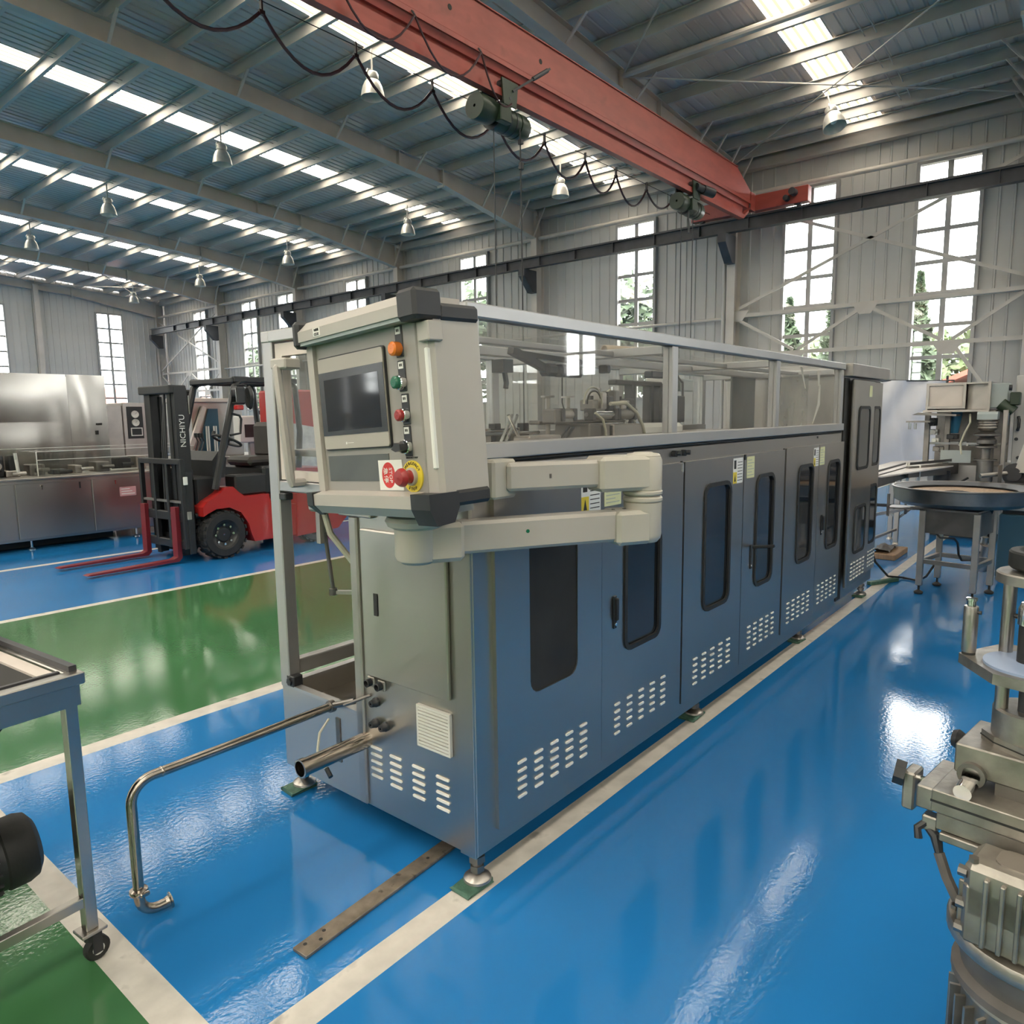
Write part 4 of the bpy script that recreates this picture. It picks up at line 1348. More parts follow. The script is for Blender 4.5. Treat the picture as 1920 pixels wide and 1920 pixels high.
es = H('emergency_button', MB().lathe([(.001, .050), (.019, .048), (.0245, .040), (.0255, .033), (.020, .028), (.0165, .022), (.0165, .012), (.018, .010), (.0185, 0)], (.180, -.008, -.178), (0, -1, 0), 26), 'button_red')
H('metal_collar', MB().lathe([(.0187, .010), (.024, .008), (.0245, 0)], (.180, -.008, -.178), (0, -1, 0), 22), 'bezel', es)
def HP(u, v, d=-.009):
    return HM @ Vector((u, d, v))
for i, ch in enumerate('EMERGENCY'):
    a = math.radians(150 - i * 15)
    r_ = Vector((math.sin(a), 0, -math.cos(a)))
    text(yr, 'ring_letter', ch, HP(.180 + .035 * math.cos(a), -.178 + .035 * math.sin(a)), .0115, HM.to_3x3() @ Vector((math.sin(a), 0, -math.cos(a))), HM.to_3x3() @ Vector((math.cos(a), 0, math.sin(a))), 'ink')
for i, ch in enumerate('STOP'):
    a = math.radians(245 + i * 17)
    text(yr, 'ring_letter', ch, HP(.180 + .034 * math.cos(a), -.178 + .034 * math.sin(a)), .0115, HM.to_3x3() @ Vector((-math.sin(a), 0, math.cos(a))), HM.to_3x3() @ Vector((-math.cos(a), 0, -math.sin(a))), 'ink')
st = H('stop_sticker', MB().box(.026, .136, -.0065, -.0045, -.216, -.132), 'label_white')
ov = [(.072 + .030 * math.cos(2 * PI * i / 28), -.174 + .036 * math.sin(2 * PI * i / 28)) for i in range(28)]
H('red_oval', MB().prism(ov, 'y', -.0075, -.0065), 'label_red', st)
dn = HM.to_3x3() @ Vector((0, 0, -1))
rt = HM.to_3x3() @ Vector((1, 0, 0))
text(st, 'sticker_letters', '\u6025\u505c', HP(.060, -.174, -.0078), .022, dn, rt, 'label_white')
text(st, 'sticker_letters', 'STOP', HP(.083, -.174, -.0078), .018, dn, rt, 'label_white')
text(cp, 'printed_caption', 'EMERGENCY STOP', HP(.180, -.128, -.0047), .006, HR, HU, 'ink')
pl = H('paper_tag', MB().box(-.188, -.150, -.0462, -.0452, .237, .261), 'label_white')
text(pl, 'tag_letters', 'CE1K', HP(-.169, .243, -.0467), .011, HR, HU, 'ink')
text(pl, 'tag_letters', '\u5305\u88c5\u673a', HP(-.169, .255, -.0467), .0085, HR, HU, 'ink')
# swing arm: pivot head under the box, lower arm, elbow, upper arm, wall bracket
def W(*a):
    return Vector(a)
pv = W(1.455, 1.575, 0)
eb = W(2.125, 1.195, 0)
ub = W(1.70, 1.44, 0)
def vcyl(name, c, r, z0, z1, mat='arm_cream', n=28, parent=None):
    return P(parent or cp, name, MB().lathe([(.002, z0), (r - .006, z0), (r, z0 + .006), (r, z1 - .006), (r - .006, z1), (.002, z1)], (c.x, c.y, 0), n=n), mat)
dl = (eb - pv).normalized()
du = (eb - ub).normalized()
sl2 = Vector((-dl.y, dl.x, 0))
P(cp, 'pivot_head', MB().lathe([(.002, 1.262), (.085, 1.262), (.092, 1.25), (.085, 1.235), (.066, 1.225), (.066, 1.145), (.060, 1.13), (.002, 1.125)], (pv.x, pv.y, 0), n=32), 'arm_cream')
P(cp, 'pivot_neck', MB().bar(W(pv.x, pv.y, 1.182) + dl * .02, W(pv.x, pv.y, 1.182) + dl * .135, .112, .118, (0, 0, 1), .014), 'arm_cream')
P(cp, 'pivot_base_cap', MB().lathe([(.002, 1.118), (.045, 1.12), (.056, 1.13), (.002, 1.131)], (pv.x, pv.y, 0), n=28), 'panel_greygreen')
P(cp, 'lower_arm', MB().bar(W(pv.x, pv.y, 1.19) + dl * .12, W(eb.x, eb.y, 1.19) - dl * .10, .082, .098, (0, 0, 1), .010), 'pendant_grey')
P(cp, 'elbow_lower', MB().bar(W(eb.x, eb.y, 1.185) - dl * .125, W(eb.x, eb.y, 1.185) + dl * .0, .124, .112, (0, 0, 1), .012).lathe([(.002, 1.128), (.05, 1.130), (.060, 1.142), (.063, 1.155), (.063, 1.262), (.002, 1.262)], (eb.x, eb.y, 0), n=32), 'arm_cream')
vcyl('elbow_ring', eb, .0655, 1.262, 1.283)
vcyl('elbow_ring', eb, .0655, 1.285, 1.305)
P(cp, 'elbow_upper', MB().lathe([(.002, 1.305), (.063, 1.305), (.063, 1.40), (.058, 1.412), (.045, 1.418), (.002, 1.42)], (eb.x, eb.y, 0), n=32).bar(W(eb.x, eb.y, 1.362) - du * .185, W(eb.x, eb.y, 1.362) - du * .0, .124, .112, (0, 0, 1), .012), 'arm_cream')
P(cp, 'elbow_cap', MB().lathe([(.002, 1.428), (.03, 1.427), (.034, 1.424), (.052, 1.422), (.057, 1.416), (.057, 1.41)], (eb.x, eb.y, 0), n=32), 'arm_cream')
P(cp, 'upper_arm', MB().bar(W(ub.x, ub.y, 1.365), W(eb.x, eb.y, 1.365) - du * .14, .078, .086, (0, 0, 1), .010), 'pendant_grey')
P(cp, 'mount_bracket', MB().box(1.63, 1.74, 1.42, 1.4865, 1.30, 1.42, .008), 'arm_cream')
for a in (.05, .09):
    q = W(pv.x, pv.y, 1.2415) + dl * a
    P(cp, 'screw', MB().cyl(q, q + Vector((0, 0, .002)), .006, n=10), 'steel_dark')
    q = W(eb.x, eb.y, 1.2415) - dl * (a + .02)
    P(cp, 'screw', MB().cyl(q, q + Vector((0, 0, .002)), .006, n=10), 'steel_dark')
nl = Vector((dl.y, -dl.x, 0))
q = W(pv.x, pv.y, 1.198) + dl * .34 + nl * .041
P(cp, 'green_plug', MB().cyl(q, q + nl * .001, .006, n=12), 'button_green')
q = W(ub.x, ub.y, 1.365) + du * .14 + nl * .039
P(cp, 'chip_mark', MB().obox(q, (.008, .001, .014), Matrix(((du.x, nl.x, 0), (du.y, nl.y, 0), (0, 0, 1)))), 'steel_dark')

# ================================================================ FORK TRUCK (local frame: +x is backwards, forks towards -x)
fk = T('fork_truck', 'red and black fork truck parked with its red forks lowered, beyond the green lane', 'fork truck', (4.1, 8.14, 0), math.radians(3.0), local=True)
def F(name, b, mat, parent=None, label=None):
    return P(parent or fk, name, b, mat, label)
def wheel(name, x, y, r, wd, side, mat='tyre', nt=20):
    s = side
    prof = [(r * .55, -wd * .42), (r * .62, -wd / 2), (r * .88, -wd / 2), (r * .96, -wd * .36), (r * .965, wd * .36), (r * .88, wd / 2), (r * .62, wd / 2), (r * .55, wd * .42)]
    w_ = F(name, MB().lathe(prof, (x, y, r), (0, s, 0), 36), mat)
    tb = MB()
    for i in range(nt):
        a = 2 * PI * i / nt
        for k in (-1, 1):
            c = Vector((x + math.cos(a + k * .07) * r * .965, y + k * wd * .26, r + math.sin(a + k * .07) * r * .965))
            M = Matrix.Rotation(-a - k * .07, 3, 'Y')
            tb.obox(c, (r * .07, wd * .46, r * .16), M)
    P(w_, 'tread_blocks', tb, mat, kind='stuff')
    P(w_, 'rim', MB().lathe([(.01, wd * .30), (r * .28, wd * .30), (r * .34, wd * .22), (r * .45, wd * .26), (r * .56, wd * .40), (r * .58, wd * .44), (r * .56, wd * .2)], (x, y, r), (0, s, 0), 28), 'forklift_black')
    nb = MB()
    for i in range(8):
        a = 2 * PI * i / 8
        p = Vector((x + math.cos(a) * r * .40, y + s * wd * .235, r + math.sin(a) * r * .40))
        nb.cyl(p, p + Vector((0, s * .022, 0)), .014, n=6)
    P(w_, 'wheel_nuts', nb, 'chrome')
    return w_
FH = .43
wheel('front_wheel', .02, -FH, .272, .19, -1)
wheel('front_wheel', .02, FH, .272, .19, 1)
wheel('rear_wheel', 1.30, -FH + .03, .235, .16, -1, 'tyre_dusty')
wheel('rear_wheel', 1.30, FH - .03, .235, .16, 1, 'tyre_dusty')
# body: side profile
for s in (-1, 1):
    ya, yb = (-.50, -.30) if s < 0 else (.30, .50)
    pf = [(-.22, .60), (-.16, .66), (.0, .74), (.06, .80), (.16, .80), (.22, .74), (.30, .68), (.62, .68), (.66, .52), (1.02, .52), (1.02, .14), (.40, .14), (.36, .24), (.33, .36), (.24, .50), (.10, .57), (-.06, .57), (-.16, .53), (-.22, .50)]
    F('side_body', MB().prism(pf, 'y', ya, yb), 'forklift_red')
F('floor_plate', MB().box(-.2, .7, -.32, .32, .30, .36), 'forklift_black')
F('step_recess', MB().box(.40, .64, -.49, -.28, .40, .50, .01), 'black_plastic')
F('cowl', MB().box(-.20, .06, -.34, .34, .36, .92, .02), 'forklift_black')
F('counterweight', MB().prism([(.98, .12), (1.62, .14), (1.80, .30), (1.82, .74), (1.74, .92), (1.02, .96)], 'y', -.52, .52), 'forklift_red')
F('engine_hood', MB().box(.62, 1.16, -.42, .42, .66, 1.0, .03), 'forklift_black')
F('battery_tray', MB().box(.24, .66, -.42, -.2, .68, .92, .02), 'black_plastic')
F('seat_cushion', MB().box(.55, 1.0, -.25, .25, 1.0, 1.11, .04), 'seat_vinyl')
F('seat_back', MB().box(.92, 1.04, -.23, .23, 1.08, 1.52, .05), 'seat_vinyl')
F('dashboard', MB().prism([(.02, .9), (.16, .9), (.20, 1.12), (.10, 1.2), (.02, 1.1)], 'y', -.34, .34), 'black_plastic')
F('steering_column', MB().bar((.16, -.08, .92), (.36, -.08, 1.27), .07, .07, (0, 0, 1), .015), 'black_plastic')
cst = Vector((.38, -.08, 1.31))
axw = Vector((.42, 0, .9)).normalized()
tor = [cst + (Vector((0, 1, 0)) * math.cos(2 * PI * i / 20) + axw.cross(Vector((0, 1, 0))) * math.sin(2 * PI * i / 20)) * .165 for i in range(21)]
sw = F('steering_wheel', MB().tube(tor, .016, 8).bar(tor[0], tor[10], .025, .012).bar(cst, tor[5], .025, .012).cyl(cst - axw * .05, cst + axw * .015, .035, n=14), 'black_plastic')
P(sw, 'spinner_knob', MB().cyl(tor[4], tor[4] + axw * .05, .02, n=10), 'black_plastic')
for k in range(3):
    F('control_lever', MB().tube([(.12, .1 + .07 * k, 1.1), (.2, .1 + .07 * k, 1.3), (.18, .1 + .07 * k, 1.36)], .009, 6).cyl((.18, .1 + .07 * k, 1.35), (.175, .1 + .07 * k, 1.40), .018, n=8), 'black_plastic')
# overhead guard
for s in (-1, 1):
    y = s * .43
    F('guard_pillar', MB().tube([(-.02, y, .78), (.04, y, 1.0), (.30, y, 1.93), (.36, y, 1.99), (.44, y, 2.0)], .04, 8), 'forklift_black')
    F('guard_pillar', MB().tube([(1.12, y, .95), (1.16, y, 1.4), (1.12, y, 1.93), (1.06, y, 2.0)], .036, 8), 'forklift_black')
    F('guard_side_rail', MB().box(.28, 1.14, y - .035, y + .035, 1.97, 2.04, .012), 'forklift_black')
F('guard_front_bar', MB().box(.26, .34, -.45, .45, 1.965, 2.03, .012), 'forklift_black')
for k in range(5):
    x = .46 + .15 * k
    F('guard_roof_bar', MB().box(x, x + .035, -.42, .42, 1.985, 2.02, .006), 'forklift_black')
F('guard_rear_bar', MB().box(1.08, 1.15, -.43, .43, 1.97, 2.03, .012), 'forklift_black')
F('grab_handle', MB().tube([(.22, -.475, 1.62), (.31, -.475, 1.60), (.33, -.475, 1.56), (.31, -.475, 1.40), (.18, -.475, 1.38)], .014, 8), 'black_plastic')
hl = F('headlamp', MB().box(.20, .32, -.62, -.50, 1.72, 1.92, .02), 'black_plastic')
P(hl, 'lamp_lens', MB().box(.195, .20, -.605, -.515, 1.75, 1.90), 'chrome')
F('headlamp', MB().box(.20, .32, .50, .62, 1.72, 1.92, .02), 'black_plastic')
F('turn_signal', MB().box(.21, .29, -.61, -.52, 1.66, 1.715, .01), 'forklift_red')
F('mirror', MB().lathe([(.005, .03), (.07, .03), (.085, .0), (.07, -.02), (.005, -.025)], (.40, -.56, 1.80), (-1, .1, 0), 20).xf(Matrix.Translation((.40, -.56, 1.80)) @ Matrix.Diagonal((1, 1, 1.6, 1)) @ Matrix.Translation((-.40, .56, -1.80))), 'black_plastic')
F('mirror_arm', MB().tube([(.30, -.45, 1.94), (.36, -.52, 1.95), (.42, -.56, 1.88)], .008, 6), 'black_plastic')
# mast
for s in (-1, 1):
    y = s * .31
    c = MB().box(-.36, -.22, y - .012, y + .012, .10, 1.88)
    c.box(-.36, -.34, y - s * .065, y, .10, 1.88)
    c.box(-.24, -.22, y - s * .065, y, .10, 1.88)
    F('outer_mast_rail', c, 'forklift_black')
    y = s * .24
    c = MB().box(-.37, -.25, y - .012, y + .012, .06, 1.92)
    c.box(-.37, -.35, y - s * .06, y, .06, 1.92)
    F('inner_mast_rail', c, 'forklift_black')
    F('lift_cylinder', MB().cyl((-.23, s * .22, .15), (-.23, s * .22, 1.2), .035, n=14).cyl((-.23, s * .22, 1.2), (-.23, s * .22, 1.82), .022, n=12), 'forklift_black')
    F('tilt_cylinder', MB().cyl((-.24, s * .36, .50), (.1, s * .36, .60), .03, n=12), 'forklift_black')
F('mast_crosshead', MB().box(-.42, -.22, -.33, .33, 1.84, 1.93, .01), 'forklift_black')
F('mast_crosspiece', MB().box(-.24, -.2, -.32, .32, .9, 1.02, .01), 'forklift_black')
F('mast_crosspiece', MB().box(-.30, -.2, -.32, .32, .12, .28, .01), 'forklift_black')
hs = MB()
for k in range(3):
    hs.tube([(-.32 + .02 * k, -.05 + .04 * k, 1.85), (-.34, -.05 + .04 * k, 1.3), (-.36, -.05 + .04 * k, .5)], .012, 6)
F('mast_hoses', hs, 'cable_black')
F('hose_pulley', MB().cyl((-.26, -.20, 1.74), (-.20, -.20, 1.74), .06, n=16).box(-.25, -.2, -.24, -.16, 1.5, 1.86, .01), 'black_plastic')
for k in range(2):
    F('hose_fitting', MB().cyl((-.19, -.30 + .05 * k, 1.62), (-.19, -.30 + .05 * k, 1.82), .012, n=8), 'chrome')
F('mast_channel_cover', MB().box(-.368, -.225, -.335, -.318, .3, 1.90), 'forklift_black')
text(fk, 'mast_lettering', 'NICHIYU', (-.298, -.337, 1.44), .088, (0, 0, 1), (-1, 0, 0), 'lettering_white', .001)
# carriage, load guard, forks
F('carriage_bar', MB().box(-.415, -.36, -.44, .44, .46, .56, .008), 'forklift_black')
F('carriage_bar', MB().box(-.415, -.36, -.44, .44, .16, .25, .008), 'forklift_black')
for y in (-.43, -.14, .14, .43):
    F('load_guard_bar', MB().box(-.42, -.37, y - .022, y + .022, .16, 1.12, .005), 'forklift_black')
F('load_guard_top', MB().box(-.42, -.37, -.45, .45, 1.08, 1.14, .006), 'forklift_black')
F('load_guard_rung', MB().box(-.41, -.38, -.43, .43, .66, .685), 'steel_satin')
F('side_plate', MB().box(-.37, -.30, -.455, -.435, .10, 1.0, .004), 'forklift_black')
for y in (-.30, .36):
    pf = [(-.41, .62), (-.455, .62), (-.46, .075), (-.51, .055), (-1.36, .045), (-1.40, .035), (-1.36, .028), (-.45, .022), (-.41, .06)]
    F('fork_arm', MB().prism(pf, 'y', y - .05, y + .05), 'fork_red')
for (x, z) in ((-.40, .86), (-.38, .48)):
    F('hose_clip', MB().box(x, x + .05, -.46, -.44, z, z + .09, .005), 'label_white' if z > .8 else 'steel_satin')

# ================================================================ LEFT BACK: long glazed-top bench machine and steel tunnel
bm_ = T('bench_machine', 'long low stainless bench machine with a clear cover, behind the fork truck', 'machine', (2.6, 10.2, 0))
P(bm_, 'bench_body', MB().box(.2, 5.4, 10.08, 11.1, .12, .86, .006), 'steel_brushed')
P(bm_, 'bench_top', MB().box(.18, 5.45, 10.04, 11.14, .86, .885, .004), 'steel_satin')
P(bm_, 'plinth', MB().box(.3, 4.0, 10.3, 11.0, .02, .12), 'dark_inside')
bx = [1.2, 2.02, 2.85, 3.70, 4.55, 5.38]
for i in range(5):
    d = P(bm_, 'bench_door', MB().box(bx[i] + .006, bx[i + 1] - .006, 10.062, 10.08, .15, .82, .004), 'steel_brushed')
    P(d, 'turn_latch', MB().cyl((bx[i] + .28, 10.045, .78), (bx[i] + .28, 10.062, .78), .012, n=10).box(bx[i] + .274, bx[i] + .286, 10.04, 10.05, .74, .79), 'chrome')
    if i == 2:
        P(d, 'slot_hole', MB().box(bx[i] + .70, bx[i] + .72, 10.058, 10.062, .72, .80), 'ink')
    if i == 3:
        pl_ = P(d, 'name_plate', MB().box(4.03, 4.24, 10.056, 10.062, .57, .69, .002), 'label_pink')
        q = MB()
        for k in range(3):
            q.box(4.05, 4.22 - .03 * k, 10.0545, 10.056, .595 + .032 * k, .605 + .032 * k)
        P(pl_, 'plate_print', q, 'label_white')
for x in (1.0, 3.0, 4.25, 5.2):
    P(bm_, 'bench_foot', MB().cyl((x, 10.18, .02), (x, 10.18, .13), .018, n=10).lathe([(.002, .03), (.02, .03), (.045, .008), (.045, 0)], (x, 10.18, 0), n=16), 'chrome')
# clear cover over the bench
def cov(x0, x1, y0, y1, z0, z1, name='clear_cover'):
    e = .006
    b = MB().box(x0, x1, y0, y0 + e, z0, z1).box(x0, x0 + e, y0, y1, z0, z1).box(x1 - e, x1, y0, y1, z0, z1).box(x0, x1, y0, y1, z1 - e, z1)
    P(bm_, name, b, 'acrylic_clean')
cov(3.18, 5.2, 10.3, 10.95, .885, 1.19)
cov(3.22, 3.40, 10.2, 10.29, .885, 1.17, 'clear_hood')
cov(1.6, 3.0, 10.4, 10.9, 1.10, 1.24, 'clear_hood')
ed = MB()
for z in (1.19, 1.085):
    ed.box(3.18, 5.2, 10.296, 10.304, z - .004, z + .004)
ed.box(3.178, 3.188, 10.296, 10.304, .885, 1.19).box(2.4, 5.2, 10.94, 10.95, 1.21, 1.22)
P(bm_, 'bright_edge', ed, 'label_white')
random.seed(3)
for i in range(14):
    x = 1.6 + i * .26
    hgt = random.uniform(.05, .22)
    P(bm_, 'bench_mechanism', MB().box(x, x + random.uniform(.08, .2), 10.5, 10.5 + random.uniform(.1, .3), .885, .885 + hgt, .008).cyl((x + .05, 10.45, .885 + hgt * .5), (x + .2, 10.45, .885 + hgt * .5), .025, n=10), ('steel_dark', 'black_plastic', 'steel_satin')[i % 3])
P(bm_, 'swing_link', MB().bar((2.3, 10.3, .93), (2.75, 10.32, 1.03), .04, .02).cyl((2.76, 10.28, 1.035), (2.76, 10.33, 1.035), .045, n=16).bar((2.2, 10.3, .99), (2.7, 10.32, 1.05), .02, .02), 'steel_satin')
P(bm_, 'white_strip', MB().box(4.05, 4.4, 10.33, 10.36, .90, .92), 'label_white')
for x in (2.8, 2.95):
    P(bm_, 'tall_unit', MB().box(x, x + .1, 10.55, 10.7, .885, 1.15, .01), 'black_plastic')
P(bm_, 'white_rod', MB().cyl((3.02, 10.45, .9), (3.0, 10.45, 1.18), .02, n=10), 'label_white')

tn = T('steel_tunnel', 'big polished steel tunnel housing behind the bench machine, at the picture edge', 'machine', (3.2, 12.2, 0))
P(tn, 'tunnel_body', MB().box(.4, 4.65, 11.85, 12.9, .15, 2.22, .01), 'steel_mirror')
for x0, x1, z0, z1 in ((2.0, 4.13, 1.56, 2.24), (4.14, 4.66, .9, 2.24), (2.0, 4.13, .9, 1.55)):
    pm = MB()
    n = 14
    vs, fs = [], []
    for i in range(n + 1):
        for j in range(n + 1):
            u, v = i / n, j / n
            bul = math.sin(u * PI) * math.sin(v * PI)
            vs.append((x0 + (x1 - x0) * u, 11.845 - .012 * bul + .002 * math.sin(7 * u + 3 * v), z0 + (z1 - z0) * v))
    for i in range(n):
        for j in range(n):
            a = i * (n + 1) + j
            fs.append((a, a + n + 1, a + n + 2, a + 1))
    pm.add(vs, fs, True)
    P(tn, 'polished_panel', pm, 'steel_mirror')
for k in range(4):
    P(tn, 'tunnel_foot', MB().cyl((.7 + 1.2 * k, 12.0, 0), (.7 + 1.2 * k, 12.0, .16), .03, n=10), 'steel_satin')
P(tn, 'door_catch', MB().box(4.5, 4.56, 11.80, 11.83, 1.5, 1.53).box(4.48, 4.5, 11.80, 11.83, 1.36, 1.42), 'ink')
P(tn, 'side_wing', MB().box(4.66, 4.92, 11.95, 12.9, .15, 1.80, .01), 'steel_satin')
pc = T('gauge_cabinet', 'narrow steel control column with two round gauges and a small screen', 'control cabinet', (5.3, 12.1, 0))
P(pc, 'cabinet_column', MB().box(4.94, 5.44, 11.98, 12.6, .1, 1.84, .01), 'steel_satin')
P(pc, 'cabinet_plinth', MB().box(4.97, 5.42, 12.0, 12.58, 0, .1), 'dark_inside')
P(pc, 'black_panel', MB().box(5.0, 5.24, 11.968, 11.98, 1.28, 1.78, .003), 'black_plastic')
for z in (1.66, 1.53):
    g_ = P(pc, 'gauge', MB().lathe([(.002, .012), (.05, .012), (.056, .016), (.058, 0)], (5.12, 11.968, z), (0, -1, 0), 24), 'label_white')
    P(g_, 'needle', MB().bar((5.12, 11.954, z), (5.145, 11.954, z + .03), .004, .002), 'ink')
sc_ = P(pc, 'small_screen', MB().ring(rrect(5.04, 5.22, 1.32, 1.45, .004), rrect(5.055, 5.205, 1.335, 1.435, .003), 'y', 11.962, 11.97), 'label_white')
P(sc_, 'screen_pane', MB().box(5.055, 5.205, 11.965, 11.967, 1.335, 1.435), 'screen_glass')
P(pc, 'black_strip', MB().box(5.29, 5.35, 11.968, 11.98, 1.1, 1.55), 'black_plastic')

# machines behind the fork truck
pk = T('carton_machine', 'stainless machine behind the fork truck with an angled blue lined chute', 'machine', (6.6, 12.6, 0))
P(pk, 'lower_body', MB().box(5.75, 8.6, 12.0, 13.2, .1, .92, .008), 'steel_satin')
P(pk, 'upper_body', MB().box(6.15, 7.1, 12.2, 13.1, .92, 1.86, .008), 'steel_brushed')
P(pk, 'chute_side', MB().prism([(6.2, .95), (6.45, 1.75), (6.62, 1.75), (6.62, .95)], 'y', 12.17, 12.195), 'cabinet_blue')
P(pk, 'chute_leg', MB().bar((6.02, 12.15, .95), (6.36, 12.15, 1.78), .06, .08), 'sheet_pale')
for x in (6.36, 6.40, 6.50, 6.54):
    P(pk, 'chute_bar', MB().box(x, x + .022, 12.13, 12.15, .95, 1.45), 'label_white')
P(pk, 'white_strip_top', MB().box(5.9, 9.0, 12.1, 12.6, 1.86, 1.93, .01), 'sheet_pale')
P(pk, 'machine_feet', MB().box(5.9, 8.4, 12.2, 13.0, 0, .1), 'dark_inside')
lb = T('light_control_box', 'pale control box with dark screen and red button on the machine behind the steering wheel', 'control panel', (6.9, 11.7, 0))
P(lb, 'box_body', MB().box(6.62, 7.15, 11.5, 11.7, 1.16, 1.62, .02), 'label_white')
P(lb, 'box_screen', MB().box(6.72, 6.92, 11.494, 11.5, 1.25, 1.47), 'screen_glass')
P(lb, 'red_button', MB().lathe([(.002, .04), (.03, .035), (.03, 0)], (7.0, 11.5, 1.40), (0, -1, 0), 14), 'button_red')
P(lb, 'black_knobs', MB().cyl((6.97, 11.48, 1.28), (6.97, 11.5, 1.28), .015, n=10).cyl((7.05, 11.48, 1.28), (7.05, 11.5, 1.28), .015, n=10).box(6.9, 7.05, 11.47, 11.5, 1.64, 1.70), 'black_plastic')
P(lb, 'box_post', MB().box(6.84, 6.94, 11.56, 11.64, 0, 1.16, .01), 'pendant_grey')
rc = T('red_cabinet', 'red machine cabinet partly wrapped in clear film, seen through the front guard door', 'cabinet', (6.9, 9.9, 0))  # red block put in for the red patch seen through the glass
P(rc, 'cabinet_shell', MB().box(6.4, 7.6, 9.7, 10.5, .1, 2.0, .03), 'forklift_red')
P(rc, 'film_wrap', MB().prism([(6.39, .85), (7.61, .7), (7.61, 1.3), (6.39, 1.5)], 'y', 9.68, 9.695), 'plastic_wrap')
P(rc, 'base_skids', MB().box(6.45, 7.55, 9.75, 10.45, 0, .1), 'wood')
bt = T('bench_machine', 'stainless cabinet far behind the machine, below the middle windows', 'machine', (11, 12, 0))
P(bt, 'bench_body', MB().box(9.4, 13.2, 11.5, 12.6, .1, 1.0, .01), 'steel_satin')
P(bt, 'bench_upper', MB().box(9.8, 11.2, 11.7, 12.5, 1.0, 1.75, .01), 'steel_brushed')
P(bt, 'bench_foot', MB().box(9.5, 13.1, 11.6, 12.5, 0, .1), 'dark_inside')

# ================================================================ CART at the picture edge
ca = T('hopper_cart', 'stainless wheeled hopper cart with an open tray top', 'cart', (.727, 2.14, 0), math.radians(5.0), local=True)
def K(name, b, mat, parent=None):
    return P(parent or ca, name, b, mat)
CX, CY = -.95, .85        # tray extents: x from CX..0, y 0..CY
for nm, x0, x1, y0, y1 in (('rim_front', CX, 0, 0, .04), ('rim_back', CX, 0, CY - .04, CY), ('rim_side', -.04, 0, .04, CY - .04), ('rim_side', CX, CX + .04, .04, CY - .04)):
    K(nm, MB().box(x0, x1, y0, y1, .835, .868, .003), 'steel_brushed')
for nm, x0, x1, y0, y1 in (('apron_front', CX + .02, -.012, .012, .03), ('apron_back', CX + .02, -.012, CY - .03, CY - .012), ('apron_side', -.03, -.012, .03, CY - .03)):
    K(nm, MB().box(x0, x1, y0, y1, .775, .836), 'steel_brushed')
K('gasket_strip', MB().box(CX + .03, -.045, .045, .058, .862, .872).box(-.028, -.008, .03, CY, .866, .884), 'dark_steel')
K('inner_lip', MB().box(-.085, -.045, .06, CY - .06, .855, .862).box(CX + .06, -.045, .058, .075, .855, .862), 'sheet_pale')
hp = MB()
a4 = [(CX + .08, .075, .855), (-.085, .075, .855), (-.085, CY - .08, .855), (CX + .08, CY - .08, .855)]
b4 = [(CX + .40, .11, .45), (-.44, .11, .45), (-.44, CY - .11, .45), (CX + .40, CY - .11, .45)]
hp.add(a4 + b4, [(0, 1, 5, 4), (1, 2, 6, 5), (2, 3, 7, 6), (3, 0, 4, 7)])
K('hopper', hp, 'dark_inside')
K('hopper_spout', MB().box(CX + .40, -.44, .11, CY - .11, .38, .46), 'steel_dark')
lg = None
for x, y in ((-.035, .035), (CX + .035, .035), (-.035, CY - .035), (CX + .035, CY - .035)):
    l = K('leg', MB().box(x - .0165, x + .0165, y - .0165, y + .0165, .105, .836, .002), 'steel_brushed')
    P(l, 'caster_plate', MB().box(x - .035, x + .035, y - .03, y + .03, .095, .105, .002), 'steel_satin')
    P(l, 'caster_fork', MB().box(x - .004, x + .022, y - .02, y - .0155, .028, .096).box(x - .004, x + .022, y + .0155, y + .02, .028, .096).cyl((x, y, .07), (x, y, .1), .02, n=10), 'black_plastic')
    P(l, 'caster_wheel', MB().lathe([(.005, -.012), (.03, -.012), (.035, -.008), (.035, .008), (.03, .012), (.005, .012)], (x + .012, y, .035), (0, 1, 0), 20), 'black_rubber')
    P(l, 'wheel_hub', MB().cyl((x + .012, y - .0135, .035), (x + .012, y - .0125, .035), .017, n=14), 'label_white')
K('lower_bar', MB().box(CX + .05, -.05, .022, .048, .18, .21, .002), 'steel_brushed')
K('lower_bar', MB().box(CX + .05, -.055, CY - .05, CY - .02, .175, .215, .002), 'steel_brushed')
K('lower_bar', MB().box(CX + .02, CX + .05, .055, CY - .055, .175, .215, .002), 'steel_brushed')
# motor under the hopper
mo = Vector((-.145, .30, .292))
ma = Vector((1, -.12, .06)).normalized()
K('drive_motor', MB().lathe([(.01, -.35), (.095, -.35), (.098, -.34), (.098, 0)], mo, ma, 28), 'black_plastic')
K('fan_cover', MB().lathe([(.098, -.005), (.104, 0), (.104, .05), (.095, .075), (.07, .09), (.01, .094)], mo, ma, 28), 'black_rubber')
fins = MB()
for i in range(18):
    t = 2 * PI * i / 18
    e1 = ma.orthogonal().normalized()
    e2 = ma.cross(e1)
    r_ = e1 * math.cos(t) + e2 * math.sin(t)
    fins.bar(mo + r_ * .102 - ma * .33, mo + r_ * .102 - ma * .02, .006, .012, r_)
K('cooling_fins', fins, 'black_plastic')
K('terminal_box', MB().obox(mo + Vector((-.18, -.02, .12)), (.12, .1, .06), None, .008), 'black_plastic')
K('motor_mount', MB().box(-.56, -.30, .25, .45, .215, .24), 'steel_satin')
sb_ = T('switch_box', 'small black box with a lid standing on the back of the hopper cart tray', 'box', (.60, 2.72, .868))
